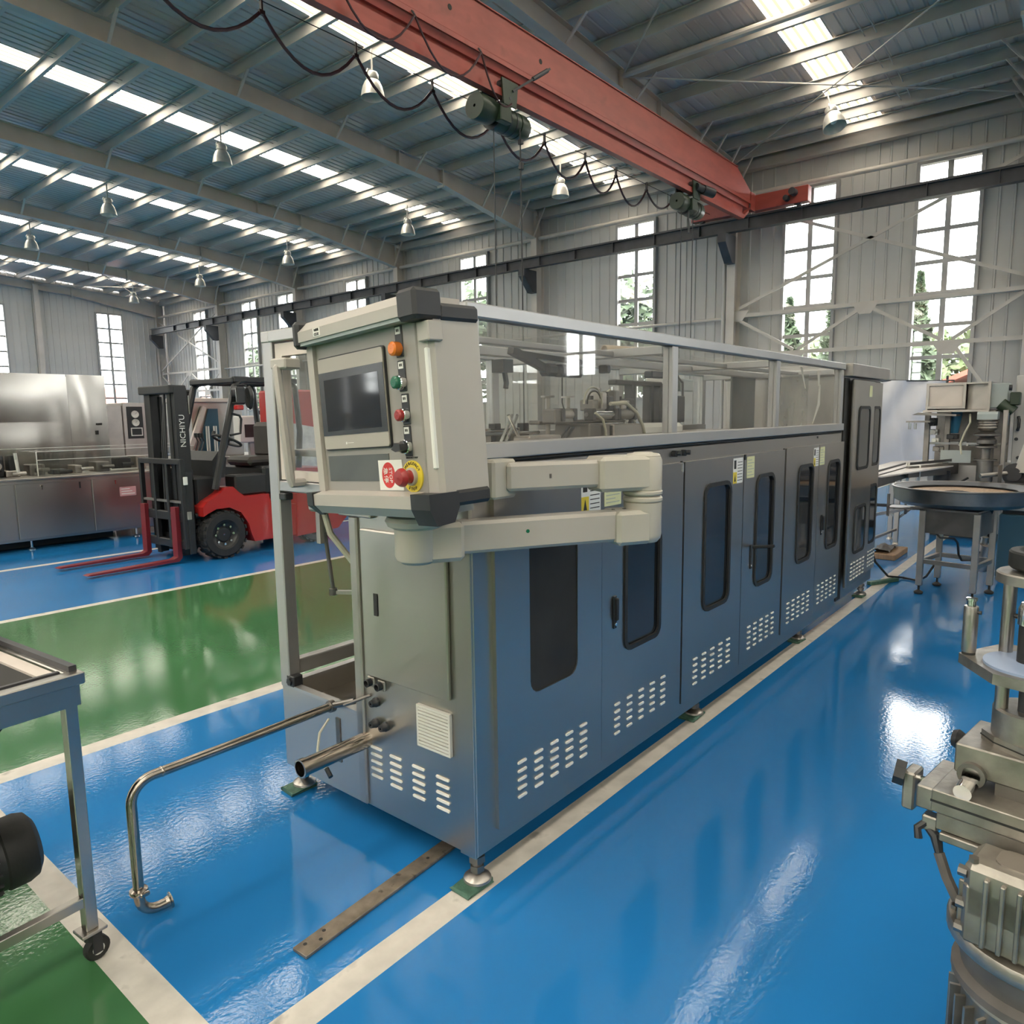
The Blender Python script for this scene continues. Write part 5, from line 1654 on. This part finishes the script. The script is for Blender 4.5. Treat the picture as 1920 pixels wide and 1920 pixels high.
P(sb_, 'box_shell', MB().box(.565, .665, 2.63, 2.74, .872, .935, .006), 'black_plastic')
P(sb_, 'box_lid', MB().box(.56, .67, 2.625, 2.745, .935, .955, .006), 'felt_grey')

# ================================================================ CAPPING HEAD in the near corner (local: x right, y back)
kd = T('capping_head', 'cast capping head on a sliding base with a finned motor below, nearest the viewer', 'machine', (1.74, .105, 0), math.radians(-98), local=True)
def G(name, b, mat, parent=None):
    return P(parent or kd, name, b, mat)
G('lower_slide', MB().box(-.115, .34, -.125, .115, .728, .775, .002), 'alu_cast')
G('slide_groove', MB().box(-.116, .34, -.1262, -.1245, .749, .7535), 'ink')
G('lower_slide', MB().box(-.105, .34, -.12, .11, .690, .726, .002), 'alu_cast')
G('slide_foot', MB().box(-.095, .34, -.13, .10, .672, .689, .002), 'alu_cast')
G('slide_end_block', MB().box(-.150, -.115, -.105, .06, .715, .765, .003), 'alu_cast')
G('end_block', MB().box(-.185, -.16, -.085, -.03, .690, .775, .004), 'alu_cast')
G('end_screw', MB().cyl((-.165, -.055, .755), (-.115, -.055, .755), .008, n=10), 'chrome')
G('star_knob', MB().cyl((-.205, -.075, .765), (-.185, -.07, .762), .028, n=8), 'black_plastic')
G('carriage_block', MB().box(-.095, .34, -.062, .105, .80, .862, .003), 'alu_cast')
G('guide_rod', MB().cyl((-.06, -.125, .787), (-.06, .1, .815), .017, n=16), 'chrome')
G('guide_rod', MB().cyl((.21, -.125, .787), (.21, .1, .815), .017, n=16), 'chrome')
G('guide_boss', MB().lathe([(.017, 0), (.026, 0), (.026, .012), (.017, .012)], (-.06, -.074, .805), (0, 1, 0), 20), 'steel_dark')
G('carriage_gap', MB().box(-.02, .34, -.06, .1, .775, .80), 'steel_dark')
G('lock_ring', MB().lathe([(.010, 0), (.015, 0), (.015, .006), (.010, .006)], (.075, -.068, .832), (0, 1, 0), 20).bar((.05, -.066, .832), (.1, -.066, .832), .003, .003), 'black_plastic')
G('scale_plate', MB().box(.115, .34, -.085, -.062, .845, .868, .003), 'black_plastic')
G('clamp_knob', MB().lathe([(.002, .03), (.018, .03), (.022, .02), (.012, 0)], (-.10, .05, .825), (-1, 0, 0), 14), 'black_plastic')
G('swivel_plate', MB().prism([(-.055, .09), (-.065, .0), (-.035, -.03), (.055, -.068), (.12, -.05), (.15, .02), (.13, .1)], 'z', .862, .884), 'alu_cast')
G('plate_seam', MB().prism([(-.057, .09), (-.067, .0), (-.036, -.032), (.055, -.070), (.12, -.052), (.151, .02), (.13, .1)], 'z', .8715, .8735), 'ink')
G('clamp_bolt', MB().cyl((-.028, .028, .884), (-.028, .028, .9), .010, n=6), 'steel_dark')
G('column_foot', MB().lathe([(.002, .884), (.064, .884), (.064, .940), (.060, .944), (.002, .945)], (.012, .02, 0), n=32), 'alu_cast')
for x, y in ((-.032, -.008), (.052, -.012), (.012, .065)):
    G('lower_rod', MB().cyl((x, y, .94), (x, y, 1.03), .0125, n=16), 'steel_satin')
G('lower_shaft', MB().cyl((.010, -.005, .94), (.010, -.005, 1.03), .014, n=14).box(.008, .034, -.02, .0, .985, 1.0), 'dark_steel')
pp = [(-.060, .105), (-.108, -.033), (-.023, -.1275), (.055, -.135), (.125, -.10), (.15, 0), (.12, .10)]
G('cross_plate', MB().prism(pp, 'z', 1.026, 1.047), 'alu_cast')
G('blue_disc', MB().cyl((.022, -.03, 1.047), (.022, -.03, 1.052), .085, n=40), 'disc_blue')
G('black_sleeve', MB().cyl((.012, -.020, 1.052), (.012, -.020, 1.135), .0215, n=24), 'black_rubber')
G('sleeve_cap', MB().lathe([(.0245, 1.128), (.0245, 1.16), (.02, 1.172), (.002, 1.175)], (.012, -.020, 0), n=24), 'chrome')
for x, y in ((-.040, .030), (.07, .035), (.065, -.055)):
    G('upper_rod', MB().cyl((x, y, 1.047), (x, y, 1.206), .0125, n=18), 'steel_satin')
G('rod_screw', MB().cyl((-.028, .026, 1.13), (-.020, .024, 1.13), .005, n=8), 'black_plastic')
G('centre_spindle', MB().cyl((.012, .01, 1.13), (.012, .01, 1.25), .012, n=14), 'steel_dark')
G('top_disc', MB().lathe([(.002, 1.206), (.075, 1.206), (.075, 1.224), (.072, 1.227), (.002, 1.228)], (.012, .02, 0), n=36), 'alu_cast')
G('hand_wheel', MB().lathe([(.045, 1.234), (.068, 1.234), (.072, 1.238), (.072, 1.266), (.069, 1.27), (.055, 1.27), (.05, 1.262), (.048, 1.25)], (.026, .03, 0), n=40).lathe([(.002, 1.24), (.05, 1.242), (.05, 1.25), (.002, 1.252)], (.026, .03, 0), n=24).cyl((.026, .03, 1.226), (.026, .03, 1.242), .018, n=16), 'black_rubber')
G('handle_post', MB().lathe([(.002, 1.052), (.0125, 1.052), (.0135, 1.054), (.0135, 1.146), (.0128, 1.149), (.002, 1.15)], (-.092, -.028, 0), n=24), 'steel_satin')
G('post_collar', MB().lathe([(.0125, 1.046), (.0125, 1.054), (.0, 1.054)], (-.092, -.028, 0), n=24), 'black_rubber')
G('post_pin', MB().lathe([(.002, 1.15), (.0085, 1.15), (.0085, 1.160), (.0105, 1.161), (.0105, 1.166), (.002, 1.167)], (-.092, -.028, 0), n=20), 'chrome')
G('post_screw', MB().cyl((-.080, -.03, 1.138), (-.073, -.03, 1.138), .004, n=8), 'black_plastic')
G('clamp_bracket', MB().box(-.135, -.105, -.11, -.08, .672, .705, .003), 'alu_cast')
G('clamp_lever', MB().tube([(-.125, -.10, .69), (-.14, -.115, .675), (-.135, -.12, .655)], .008, 8).tube([(-.125, -.10, .676), (-.105, -.11, .668), (-.095, -.12, .64)], [.008, .012, .008], 8), 'black_plastic')
G('cable', MB().tube([(-.095, -.12, .64), (-.075, -.13, .60), (-.05, -.14, .565)], .011, 8), 'felt_grey')
# finned gear motor below
gx, gy = .105, -.115
gb = G('gear_box', MB().box(gx - .125, gx + .15, gy - .125, gy + .11, .55, .671, .008).box(gx - .125, gx + .15, gy - .125, gy - .018, .60, .712, .012), 'alu_cast')
lid = G('gear_box_lid', MB().prism(rrect(gx - .085, gx + .15, gy - .095, gy - .03, .02), 'z', .711, .715), 'steel_satin')
G('lid_boss', MB().lathe([(.011, 0), (.0165, 0), (.0165, .004), (.011, .004)], (gx - .02, gy - .062, .715), n=20).lathe([(.002, .001), (.011, .001)], (gx - .02, gy - .062, .715), n=16), 'label_white')
fb_ = MB()
for i in range(9):
    x = gx - .085 + .026 * i
    fb_.box(x - .004, x + .004, gy - .137, gy - .12, .56, .695, .002)
for i in range(7):
    y = gy - .10 + .03 * i
    fb_.box(gx - .136, gx - .12, y - .004, y + .004, .56, .66, .002)
G('cooling_fins', fb_, 'alu_cast')
for z in (.685, .62, .57):
    G('side_bolt', MB().cyl((gx - .135, gy - .112, z), (gx - .12, gy - .112, z), .011, n=8), 'steel_dark')
for x, y in ((gx - .112, gy - .112), (gx - .112, gy + .095)):
    G('lid_screw', MB().cyl((x, y, .671 if y > gy else .711), (x, y, .681 if y > gy else .72), .009, n=6), 'steel_dark')
fx_, fy_ = gx - .025, gy + .01
G('flange', MB().lathe([(.002, .52), (.150, .52), (.153, .525), (.153, .545), (.15, .55), (.002, .55)], (fx_, fy_, 0), n=44), 'alu_cast')
for i in range(8):
    a = 2 * PI * i / 8 + .3
    G('flange_bolt', MB().cyl((fx_ + .138 * math.cos(a), fy_ + .138 * math.sin(a), .55), (fx_ + .138 * math.cos(a), fy_ + .138 * math.sin(a), .559), .009, n=6), 'steel_dark')
G('motor_neck', MB().lathe([(.138, .52), (.135, .495), (.128, .48), (.125, .46), (.140, .45), (.140, .435), (.125, .425)], (fx_, fy_, 0), n=40), 'felt_grey')
G('motor_body', MB().lathe([(.125, .44), (.130, .42), (.122, .40), (.122, .2), (.1, .18), (.002, .18)], (fx_, fy_, 0), n=40), 'alu_cast')
mf = MB()
for i in range(28):
    a = 2 * PI * i / 28
    c = Vector((fx_, fy_, 0))
    r_ = Vector((math.cos(a), math.sin(a), 0))
    mf.bar(c + r_ * .130 + Vector((0, 0, .21)), c + r_ * .130 + Vector((0, 0, .40)), .006, .022, r_)
G('motor_fins', mf, 'alu_cast')
G('pedestal', MB().box(gx - .06, gx + .1, gy - .07, gy + .09, .0, .19, .01), 'steel_dark')
G('rear_column', MB().box(.14, .22, .0, .08, 0, .69, .01), 'steel_satin')

# ================================================================ BOWL FEEDER on its stand
bf = T('bowl_feeder', 'round stainless vibratory bowl on a four legged steel stand', 'feeder', (7.05, .97, 0))
bl = P(bf, 'bowl', MB().lathe([(.30, .762), (.44, .765), (.50, .80), (.515, .90), (.525, .905), (.525, .915), (.505, .915), (.49, .82), (.40, .79), (.02, .78)], (7.10, .955, 0), n=48), 'steel_dark')
P(bl, 'track_rim', MB().lathe([(.40, .88), (.50, .905), (.50, .912), (.40, .887)], (7.10, .955, 0), n=48), 'dark_steel')
P(bl, 'product_layer', MB().lathe([(.01, .875), (.39, .87), (.40, .86)], (7.12, .95, 0), n=32), 'wood')
lgx = [(6.87, 1.19), (6.80, .79), (7.21, .72), (7.28, 1.12)]
for x, y in lgx:
    l = P(bf, 'stand_leg', MB().box(x - .024, x + .024, y - .024, y + .024, .075, .72, .003), 'steel_satin')
    P(l, 'adjuster', MB().cyl((x, y, .03), (x, y, .08), .009, n=10).lathe([(.002, .034), (.012, .034), (.034, .02), (.036, .012), (.03, 0), (.002, 0)], (x, y, 0), n=18), 'black_rubber')
cx_, cy_ = 7.04, .955
fr = MB()
for i in range(4):
    a, b_ = lgx[i], lgx[(i + 1) % 4]
    fr.bar((a[0], a[1], .285), (b_[0], b_[1], .285), .03, .035)
P(bf, 'leg_brace', fr, 'steel_satin')
for i in range(4):
    a, b_ = lgx[i], lgx[(i + 1) % 4]
    P(bf, 'stand_panel', MB().bar((a[0], a[1], .625), (b_[0], b_[1], .625), .012, .19), 'steel_dark')
P(bf, 'stand_top', MB().prism([(q[0], q[1]) for q in lgx], 'z', .715, .735), 'steel_satin')
P(bf, 'drive_base', MB().cyl((7.06, .955, .735), (7.08, .955, .765), .24, n=32), 'dark_steel')
P(bf, 'rocker_switch', MB().box(6.85, 6.858, 1.05, 1.11, .58, .66, .003), 'black_plastic')
P(bf, 'stand_hose', MB().tube([(6.86, 1.08, .53), (6.85, 1.05, .50), (6.86, .95, .50), (6.9, .93, .46), (6.92, .92, .36), (6.95, .9, .31), (7.05, .85, .30), (7.15, .80, .36)], .009, 6), 'cable_black')
P(bf, 'side_tab', MB().box(7.0, 7.2, 1.16, 1.5, .70, .712).box(7.0, 7.02, 1.48, 1.50, .63, .83), 'steel_dark')
cbl = T('floor_cable', 'thin black cable looping over the floor between the machine and the feeder stand', 'cable', (7.6, 1.5, 0))
P(cbl, 'cable_run', MB().tube([(7.0, 1.62, .35), (7.05, 1.58, .2), (7.2, 1.5, .05), (7.4, 1.42, .012), (7.35, 1.28, .012), (7.25, 1.2, .08), (7.28, 1.14, .2)], .010, 6), 'cable_black')

# ================================================================ CONVEYOR AND FILLING MACHINE
cv_ = T('belt_conveyor', 'belt conveyor with steel legs running between the tall machine and the filler', 'conveyor', (9.3, 1.8, 0))
P(cv_, 'belt', MB().prism([(8.0, 2.12), (8.0, 1.77), (10.15, 1.42), (10.15, 1.80), (11.3, 1.80), (10.4, 2.2)], 'z', .885, .90), 'belt_pale')
P(cv_, 'side_frame', MB().bar((7.7, 1.83, .84), (9.5, 1.83, .84), .03, .12).bar((9.5, 1.83, .86), (9.52, 2.1, .86), .03, .08), 'steel_dark')
P(cv_, 'side_frame', MB().bar((9.2, 1.78, .86), (10.1, 1.42, .86), .03, .13), 'steel_dark')
P(cv_, 'guide_rail', MB().bar((7.7, 1.85, .935), (9.4, 1.84, .945), .012, .02).bar((9.3, 1.8, .945), (10.2, 1.5, .95), .012, .03), 'dark_steel')
for x, y in ((9.3, 1.88), (9.66, 2.02), (8.3, 1.95)):
    P(cv_, 'conveyor_leg', MB().box(x - .025, x + .025, y - .025, y + .025, .03, .86, .003).lathe([(.002, .03), (.02, .03), (.035, .005), (.035, 0)], (x, y, 0), n=12), 'steel_satin')
P(cv_, 'leg_brace', MB().bar((9.3, 1.88, .32), (9.66, 2.02, .32), .025, .025).bar((8.3, 1.95, .18), (9.3, 1.88, .18), .025, .025).bar((8.3, 1.95, .45), (9.3, 1.7, .45), .03, .03).bar((9.3, 1.88, .3), (10.2, 1.6, .62), .02, .02), 'steel_satin')
P(cv_, 'cross_rod', MB().bar((8.4, 1.9, .56), (8.4, 1.6, .56), .03, .03).bar((8.4, 1.62, .48), (8.4, 1.62, .66), .02, .02), 'dark_steel')
P(cv_, 'bottle_guide', MB().box(9.3, 9.33, 1.78, 1.81, .74, .96).box(9.38, 9.41, 1.68, 1.71, .74, .93), 'label_white')
P(cv_, 'drive_motor', MB().cyl((9.95, 1.55, .62), (9.95, 1.55, .84), .09, n=16), 'black_plastic')
P(cv_, 'support_arm', MB().bar((9.2, 1.75, .74), (9.5, 1.5, .60), .02, .02).bar((9.95, 1.5, .60), (10.1, 1.3, .75), .02, .02), 'black_plastic')

fm = T('filling_machine', 'stainless filling machine with an open upper box and a grey motor head', 'machine', (10.6, 1.45, 0))
def fmP(n, b, mat): return P(fm, n, b, mat)
fmP('machine_base', MB().box(10.2, 11.3, .95, 1.75, .1, .9, .01), 'steel_satin')
fmP('base_feet', MB().box(10.3, 11.2, .95, 1.7, 0, .1), 'dark_inside')
ub_ = MB().box(10.25, 10.95, 1.15, 1.82, 1.86, 1.88).box(10.90, 10.95, 1.15, 1.82, 1.55, 1.86).box(10.25, 10.95, 1.80, 1.82, 1.55, 1.86).box(10.25, 10.95, 1.15, 1.17, 1.55, 1.86)
fmP('upper_box', ub_, 'steel_brushed')
fmP('box_floor', MB().box(10.2, 10.95, 1.15, 1.84, 1.53, 1.555), 'steel_satin')
fmP('box_panel', MB().box(10.262, 10.27, 1.42, 1.80, 1.59, 1.86), 'sheet_pale')
fmP('box_divider', MB().box(10.4, 10.42, 1.17, 1.40, 1.56, 1.86), 'steel_satin')
fmP('box_front_frame', MB().ring([(1.40, 1.57), (1.82, 1.57), (1.82, 1.88), (1.40, 1.88)], [(1.43, 1.60), (1.79, 1.60), (1.79, 1.85), (1.43, 1.85)], 'x', 10.24, 10.26).box(10.24, 10.26, 1.15, 1.18, 1.55, 1.88), 'steel_satin')
fmP('top_handle', MB().tube([(10.5, 1.65, 1.88), (10.5, 1.65, 1.92), (10.5, 1.57, 1.92), (10.5, 1.57, 1.88)], .01, 6), 'black_plastic')
for y in (1.80, 1.58, 1.12):
    fmP('machine_post', MB().box(10.3, 10.36, y - .03, y + .03, .9, 1.55, .004), 'steel_dark')
fmP('drip_tray', MB().prism([(1.92, 1.50), (1.85, 1.53), (1.45, 1.50), (1.45, 1.48)], 'x', 10.0, 10.3), 'steel_dark')
fmP('hook_shelf', MB().box(9.9, 10.2, 1.70, 1.96, 1.41, 1.43), 'steel_dark')
for y in (1.93, 1.87):
    fmP('hook', MB().tube([(9.92, y, 1.41), (9.92, y, 1.33), (9.92, y - .02, 1.33), (9.92, y - .02, 1.40)], .006, 6), 'chrome')
fmP('blue_funnel', MB().lathe([(.02, 1.27), (.05, 1.27), (.085, 1.53), (.02, 1.53)], (10.45, 1.53, 0), n=20), 'tub_blue')
fmP('back_plate', MB().box(10.9, 10.92, 1.0, 1.8, .9, 1.55), 'steel_dark')
for k, (y, z, w_, h_) in enumerate(((1.74, 1.36, .07, .1), (1.72, 1.25, .09, .07), (1.70, 1.16, .08, .05), (1.66, 1.05, .12, .06), (1.52, 1.2, .12, .06), (1.45, 1.14, .18, .035), (1.35, 1.12, .2, .03), (1.60, 1.0, .1, .05))):
    fmP('filler_fitting', MB().box(10.28, 10.42, y - w_ / 2, y + w_ / 2, z, z + h_, .006).cyl((10.27, y, z + h_ / 2), (10.22, y, z + h_ / 2), h_ * .4, n=12), ('black_plastic', 'chrome', 'label_white', 'steel_dark')[k % 4])
fmP('crossbar', MB().bar((10.25, 1.75, 1.15), (10.25, .95, 1.15), .03, .025), 'chrome')
fmP('front_board', MB().box(10.2, 10.21, 1.30, 1.62, .92, 1.07), 'panel_greygreen')
fmP('hose', MB().tube([(10.3, 1.35, 1.5), (10.2, 1.33, 1.4), (10.2, 1.38, 1.28), (10.22, 1.42, 1.15), (10.2, 1.4, 1.02)], .012, 6), 'hose_cream')
mh = fmP('motor_hood', MB().prism([(-.11, 1.44), (.11, 1.44), (.11, 1.50), (.085, 1.53), (-.085, 1.53), (-.11, 1.50)], 'y', 1.04, 1.24).xf(Matrix.Translation((10.1, 0, 0))), 'panel_greygreen')
fmP('motor_stack', MB().lathe([(.002, 1.44), (.11, 1.44), (.11, 1.43), (.095, 1.42), (.105, 1.40), (.095, 1.39), (.105, 1.37), (.095, 1.36), (.105, 1.34), (.09, 1.32), (.06, 1.30), (.14, 1.27), (.14, 1.255), (.07, 1.24), (.10, 1.20), (.10, 1.16), (.06, 1.14), (.11, 1.13), (.11, 1.11), (.05, 1.10), (.045, .98), (.12, .975), (.12, .965), (.085, .96), (.085, .72)], (10.1, 1.14, 0), n=24), 'steel_dark')
fmP('motor_column', MB().box(10.03, 10.17, 1.07, 1.21, .05, .72, .006), 'steel_satin')
fmP('side_post', MB().box(10.1, 10.16, .95, 1.0, .1, 1.55, .006), 'steel_satin')
fmP('grey_box', MB().box(10.3, 10.6, .98, 1.16, 1.57, 1.86, .01), 'panel_greygreen')
fmP('green_motor', MB().cyl((10.3, .92, 1.52), (10.3, 1.05, 1.62), .07, n=16).box(10.25, 10.4, .86, .96, 1.6, 1.75, .01), 'hoist_green')
fmP('black_knob', MB().cyl((10.2, .97, 1.80), (10.2, .94, 1.80), .035, n=12), 'black_plastic')
fmP('blue_valve', MB().box(10.15, 10.25, .95, .99, 1.36, 1.52, .01), 'cabinet_blue')
cl_ = T('cloth_screen', 'white cloth hung from a wire as a screen behind the conveyor', 'screen', (11.8, 2.3, 0))
n, mrow = 40, 16
vs, fs = [], []
pa, pb_ = Vector((11.4, 2.72, 0)), Vector((12.8, 2.02, 0))
nrm_ = Vector((-.44, -.9, 0)).normalized()
for i in range(n + 1):
    for j in range(mrow + 1):
        u, v = i / n, j / mrow
        p = pa.lerp(pb_, u)
        z = .72 + v * 1.27
        fold = .05 * math.sin((u * 1.5 - v * 1.1) * 8) * v + .035 * math.sin((u * 2.2 + v * .5) * 9) * (1 - v) + .012 * math.sin(u * 31 + v * 9)
        vs.append(p + nrm_ * fold + Vector((0, 0, z)))
for i in range(n):
    for j in range(mrow):
        a = i * (mrow + 1) + j
        fs.append((a, a + mrow + 1, a + mrow + 2, a + 1))
P(cl_, 'cloth_sheet', MB().add(vs, fs, True), 'cloth_white')
P(cl_, 'hang_wire', MB().cyl((11.2, 2.82, 1.985), (12.85, 1.995, 1.995), .012, n=6), 'dark_steel')
P(cl_, 'wire_post', MB().box(12.8, 12.83, 1.99, 2.02, 0, 2.07), 'dark_steel')
P(cl_, 'wire_post', MB().box(11.17, 11.2, 2.82, 2.85, 0, 2.0), 'dark_steel')

sp = T('splitter_stack', 'dark motor and stacked steel trays on a blue cabinet at the picture edge', 'machine', (8.2, .5, 0))
P(sp, 'blue_base', MB().box(7.75, 8.6, .2, .74, .05, .62, .01), 'cabinet_blue')
P(sp, 'plinth', MB().box(7.8, 8.5, .25, .7, 0, .05), 'dark_inside')
for k in range(3):
    P(sp, 'tray', MB().box(7.74, 8.55, .25, .76, .66 + .09 * k, .685 + .09 * k, .003), 'steel_satin' if k != 1 else 'sheet_pale')
P(sp, 'stack_core', MB().box(7.8, 8.5, .3, .72, .62, .90), 'dark_steel')
P(sp, 'motor', MB().cyl((7.9, .66, .97), (8.4, .6, .97), .10, n=20).cyl((7.85, .665, .97), (7.9, .66, .97), .06, n=14), 'dark_steel')
P(sp, 'shaft', MB().cyl((7.86, .72, .98), (7.7, .9, .96), .02, n=10).bar((7.8, .76, .90), (7.78, .76, 1.06), .03, .03), 'steel_dark')
P(sp, 'lamp_shade_cone', MB().lathe([(.01, 1.32), (.05, 1.30), (.13, .99), (.12, .99)], (7.95, .55, 0), n=20), 'pendant_grey')
P(sp, 'foot_motor', MB().cyl((7.65, .85, .12), (7.62, .80, .35), .06, n=14).cyl((7.64, .83, .35), (7.63, .82, .42), .03, n=10), 'steel_satin')
bx_ = T('tall_panel_cabinet', 'tall grey cabinet with a black handle at the picture edge, beyond the filler', 'cabinet', (10.7, .6, 0))
P(bx_, 'cabinet_case', MB().box(10.5, 11.2, .15, .93, .1, 1.95, .01), 'wall_clad')
P(bx_, 'cabinet_plinth', MB().box(10.55, 11.15, .2, .9, 0, .1), 'dark_inside')
P(bx_, 'cabinet_handle', MB().tube([(10.5, .88, 1.46), (10.45, .88, 1.46), (10.44, .87, 1.43), (10.44, .87, 1.34), (10.45, .88, 1.31), (10.5, .88, 1.31)], .016, 8), 'black_plastic')
for y, z in ((.89, 1.63), (.89, 1.2), (.86, .98)):
    P(bx_, 'cabinet_lock', MB().cyl((10.49, y, z), (10.5, y, z), .02, n=10), 'black_plastic')
wb_ = T('wood_block', 'flat wooden block on the floor beside the tall end of the machine', 'block', (8.6, 1.8, 0))
P(wb_, 'block_slab', MB().box(8.25, 8.85, 1.66, 1.89, 0, .06, .006), 'wood')
ru = T('felt_rag', 'dark rag crumpled on the wooden block', 'rag', (8.5, 1.85, .06))
random.seed(5)
vs, fs = [], []
for i in range(9):
    for j in range(6):
        vs.append((8.3 + .06 * i, 1.74 + .035 * j, .062 + random.uniform(0, .045)))
for i in range(8):
    for j in range(5):
        a = i * 6 + j
        fs.append((a, a + 6, a + 7, a + 1))
P(ru, 'cloth_fold', MB().add(vs, fs, True), 'felt_grey')
gr = T('green_pad', 'long pale green packing strip on the floor under the tall end of the machine', 'pad', (7.1, 1.5, 0))
P(gr, 'pad_strip', MB().bar((6.95, 1.60, .016), (7.27, 1.44, .016), .05, .03, (0, 0, 1), .004), 'pad_green')

# unseen cabinet shapes beside the viewer, added as dark reflectors for the polished doors
for i, (x, dx_, hgt) in enumerate(((-2.2, 2.4, 1.9), (.6, 1.8, 1.5), (2.9, 2.6, 2.0), (6.1, 2.2, 1.7), (9.0, 3.0, 2.1))):
    am = T('aisle_machine', ['tall stainless cabinet behind the viewer along the near aisle', 'lowest stainless cabinet of the near aisle row', 'tall stainless cabinet in the middle of the near aisle row', 'stainless cabinet of middling height in the near aisle row', 'longest and tallest stainless cabinet, ending the near aisle row'][i], 'machine', (x + dx_ / 2, -3.2, 0), group='machines along the near aisle')
    P(am, 'machine_cabinet', MB().box(x, x + dx_, -4.2, -2.6, .12, hgt, .01), 'steel_satin')
    P(am, 'machine_door', MB().box(x + .1, x + dx_ / 2 - .02, -2.6, -2.58, .2, hgt * .7, .004), 'steel_dark')
    P(am, 'machine_door', MB().box(x + dx_ / 2 + .02, x + dx_ - .1, -2.6, -2.58, .2, hgt * .7, .004), 'steel_dark')
    P(am, 'machine_plinth', MB().box(x + .05, x + dx_ - .05, -4.15, -2.65, 0, .12), 'dark_inside')

# ================================================================ OUTSIDE
ex = T('ground_outside', kind='structure', label='bare ground outside the hall', cat='ground')
P(ex, 'yard_surface', MB().box(-80, 90, -80, 110, -.6, -.35), 'ground_dirt')
def tree(name, label, x, y, hgt, wd, conifer=False, mat='leaf', n=900, seed=1, group=None):
    random.seed(seed)
    t = T(name, label, 'tree', (x, y, -.35), group=group)
    P(t, 'trunk', MB().cyl((x, y, -.35), (x, y, hgt * .8), .16, .05, 8), 'bark')
    b = MB()
    for i in range(n):
        if conifer:
            v = random.random() ** .8
            z = .6 + v * (hgt - .6)
            r = wd * (1 - v) * (.55 + .45 * abs(math.sin(z * 3.3))) * random.uniform(.5, 1)
            a = random.uniform(0, 2 * PI)
            c = Vector((x + r * math.cos(a), y + r * math.sin(a), z))
            s = .16 + .16 * (1 - v)
        else:
            k = random.randrange(7)
            kc = Vector((math.cos(k * 2.4) * wd * .45, math.sin(k * 2.4) * wd * .45, hgt * (.45 + .07 * k)))
            d = Vector((random.gauss(0, 1), random.gauss(0, 1), random.gauss(0, 1))).normalized() * wd * .55 * random.uniform(.6, 1)
            c = Vector((x, y, 0)) + kc + d
            s = .22
        u = Vector((random.gauss(0, 1), random.gauss(0, 1), random.gauss(0, .6))).normalized() * s
        w_ = u.orthogonal().normalized() * s * .7
        b.add([c - u, c + w_, c + u, c - w_], [(0, 1, 2, 3)])
    P(t, 'crown', b, mat)
    return t
TR = [(27, 9.3, 5.6, 1.3, 1, 'leaf_dark', 'dark conifer seen through the window beside the red end carriage'),
      (29, 8.3, 6.4, 1.2, 1, 'leaf_dark', 'tallest conifer of the clump outside the window beside the red end carriage'),
      (31, 10.9, 5.6, 1.5, 1, 'leaf_dark', 'small conifer at the side of the clump outside the braced window'),
      (28, 5.35, 6.1, 1.25, 1, 'leaf_dark', 'single pointed conifer outside the window nearest the wide brace'),
      (38, 6.0, 4.6, 3.0, 0, 'leaf', 'round leafy tree outside the window nearest the wide brace'),
      (24.5, 4.5, 2.1, .8, 0, 'leaf', 'low bright bush in front of the red roofed house'),
      (25, 2.6, 1.9, .7, 0, 'leaf', 'second low bush beside the red roofed house'),
      (27, 15.6, 7.4, 2.4, 0, 'leaf_dark', 'big leafy tree outside the window above the machine enclosure'),
      (33, 20.5, 8.0, 2.6, 0, 'leaf', 'paler leafy tree outside the window above the machine enclosure'),
      (28, 25.5, 8.6, 2.6, 0, 'leaf_dark', 'tall leafy tree outside the window above the grey pendant'),
      (27, 33.6, 5.6, 2.2, 0, 'leaf', 'yellow green tree outside the small window above the pendant'),
      (27, 41.0, 5.6, 2.4, 0, 'leaf_dark', 'leafy tree outside the window past the enclosure post'),
      (28, 46.5, 6.8, 2.6, 0, 'leaf_dark', 'leafy tree outside the window behind the fork truck guard'),
      (40, 13.2, 5.0, 3.2, 0, 'leaf', 'broad tree behind the conifers outside the braced window')]
for i, (x, y, h_, w_, c_, mt_, lab) in enumerate(TR):
    tree('conifer' if c_ else 'leafy_tree', lab, x, y, h_, w_, bool(c_), mt_, 1000 if c_ else 1700, i + 1, 'trees outside the windows')
ho = T('red_roof_house', 'low house with a red tiled roof outside the window nearest the wide brace', 'house', (34, 4.4, -.35))
P(ho, 'house_walls', MB().box(33, 40, -1, 5.4, -.35, 2.6), 'house_wall')
P(ho, 'house_roof', MB().prism([(-1.6, 2.4), (2.2, 4.1), (6.0, 2.4), (6.0, 2.2), (2.2, 3.9), (-1.6, 2.2)], 'x', 32.6, 40.4), 'house_roof')
ho2 = T('red_roof_house', 'long shed with a red roof outside the gable wall window', 'house', (24, 52, -.35))
P(ho2, 'house_walls', MB().box(14, 34, 50, 58, -.35, 2.4), 'house_wall')
P(ho2, 'house_roof', MB().prism([(49.4, 2.3), (54, 3.9), (58.6, 2.3), (58.6, 2.1), (54, 3.7), (49.4, 2.1)], 'x', 13.5, 34.5), 'house_roof')

# lettering becomes plain mesh
dg = bpy.context.evaluated_depsgraph_get()
for o in [q for q in COL.objects if q.type == 'FONT']:
    me = bpy.data.meshes.new_from_object(o.evaluated_get(dg))
    n_ = o.name.split('.')[0]
    c = bpy.data.objects.new(n_ + '_shape', me)
    COL.objects.link(c)
    c.parent = o.parent
    c.matrix_local = o.matrix_local.copy()
    bpy.data.objects.remove(o)
    c.name = n_
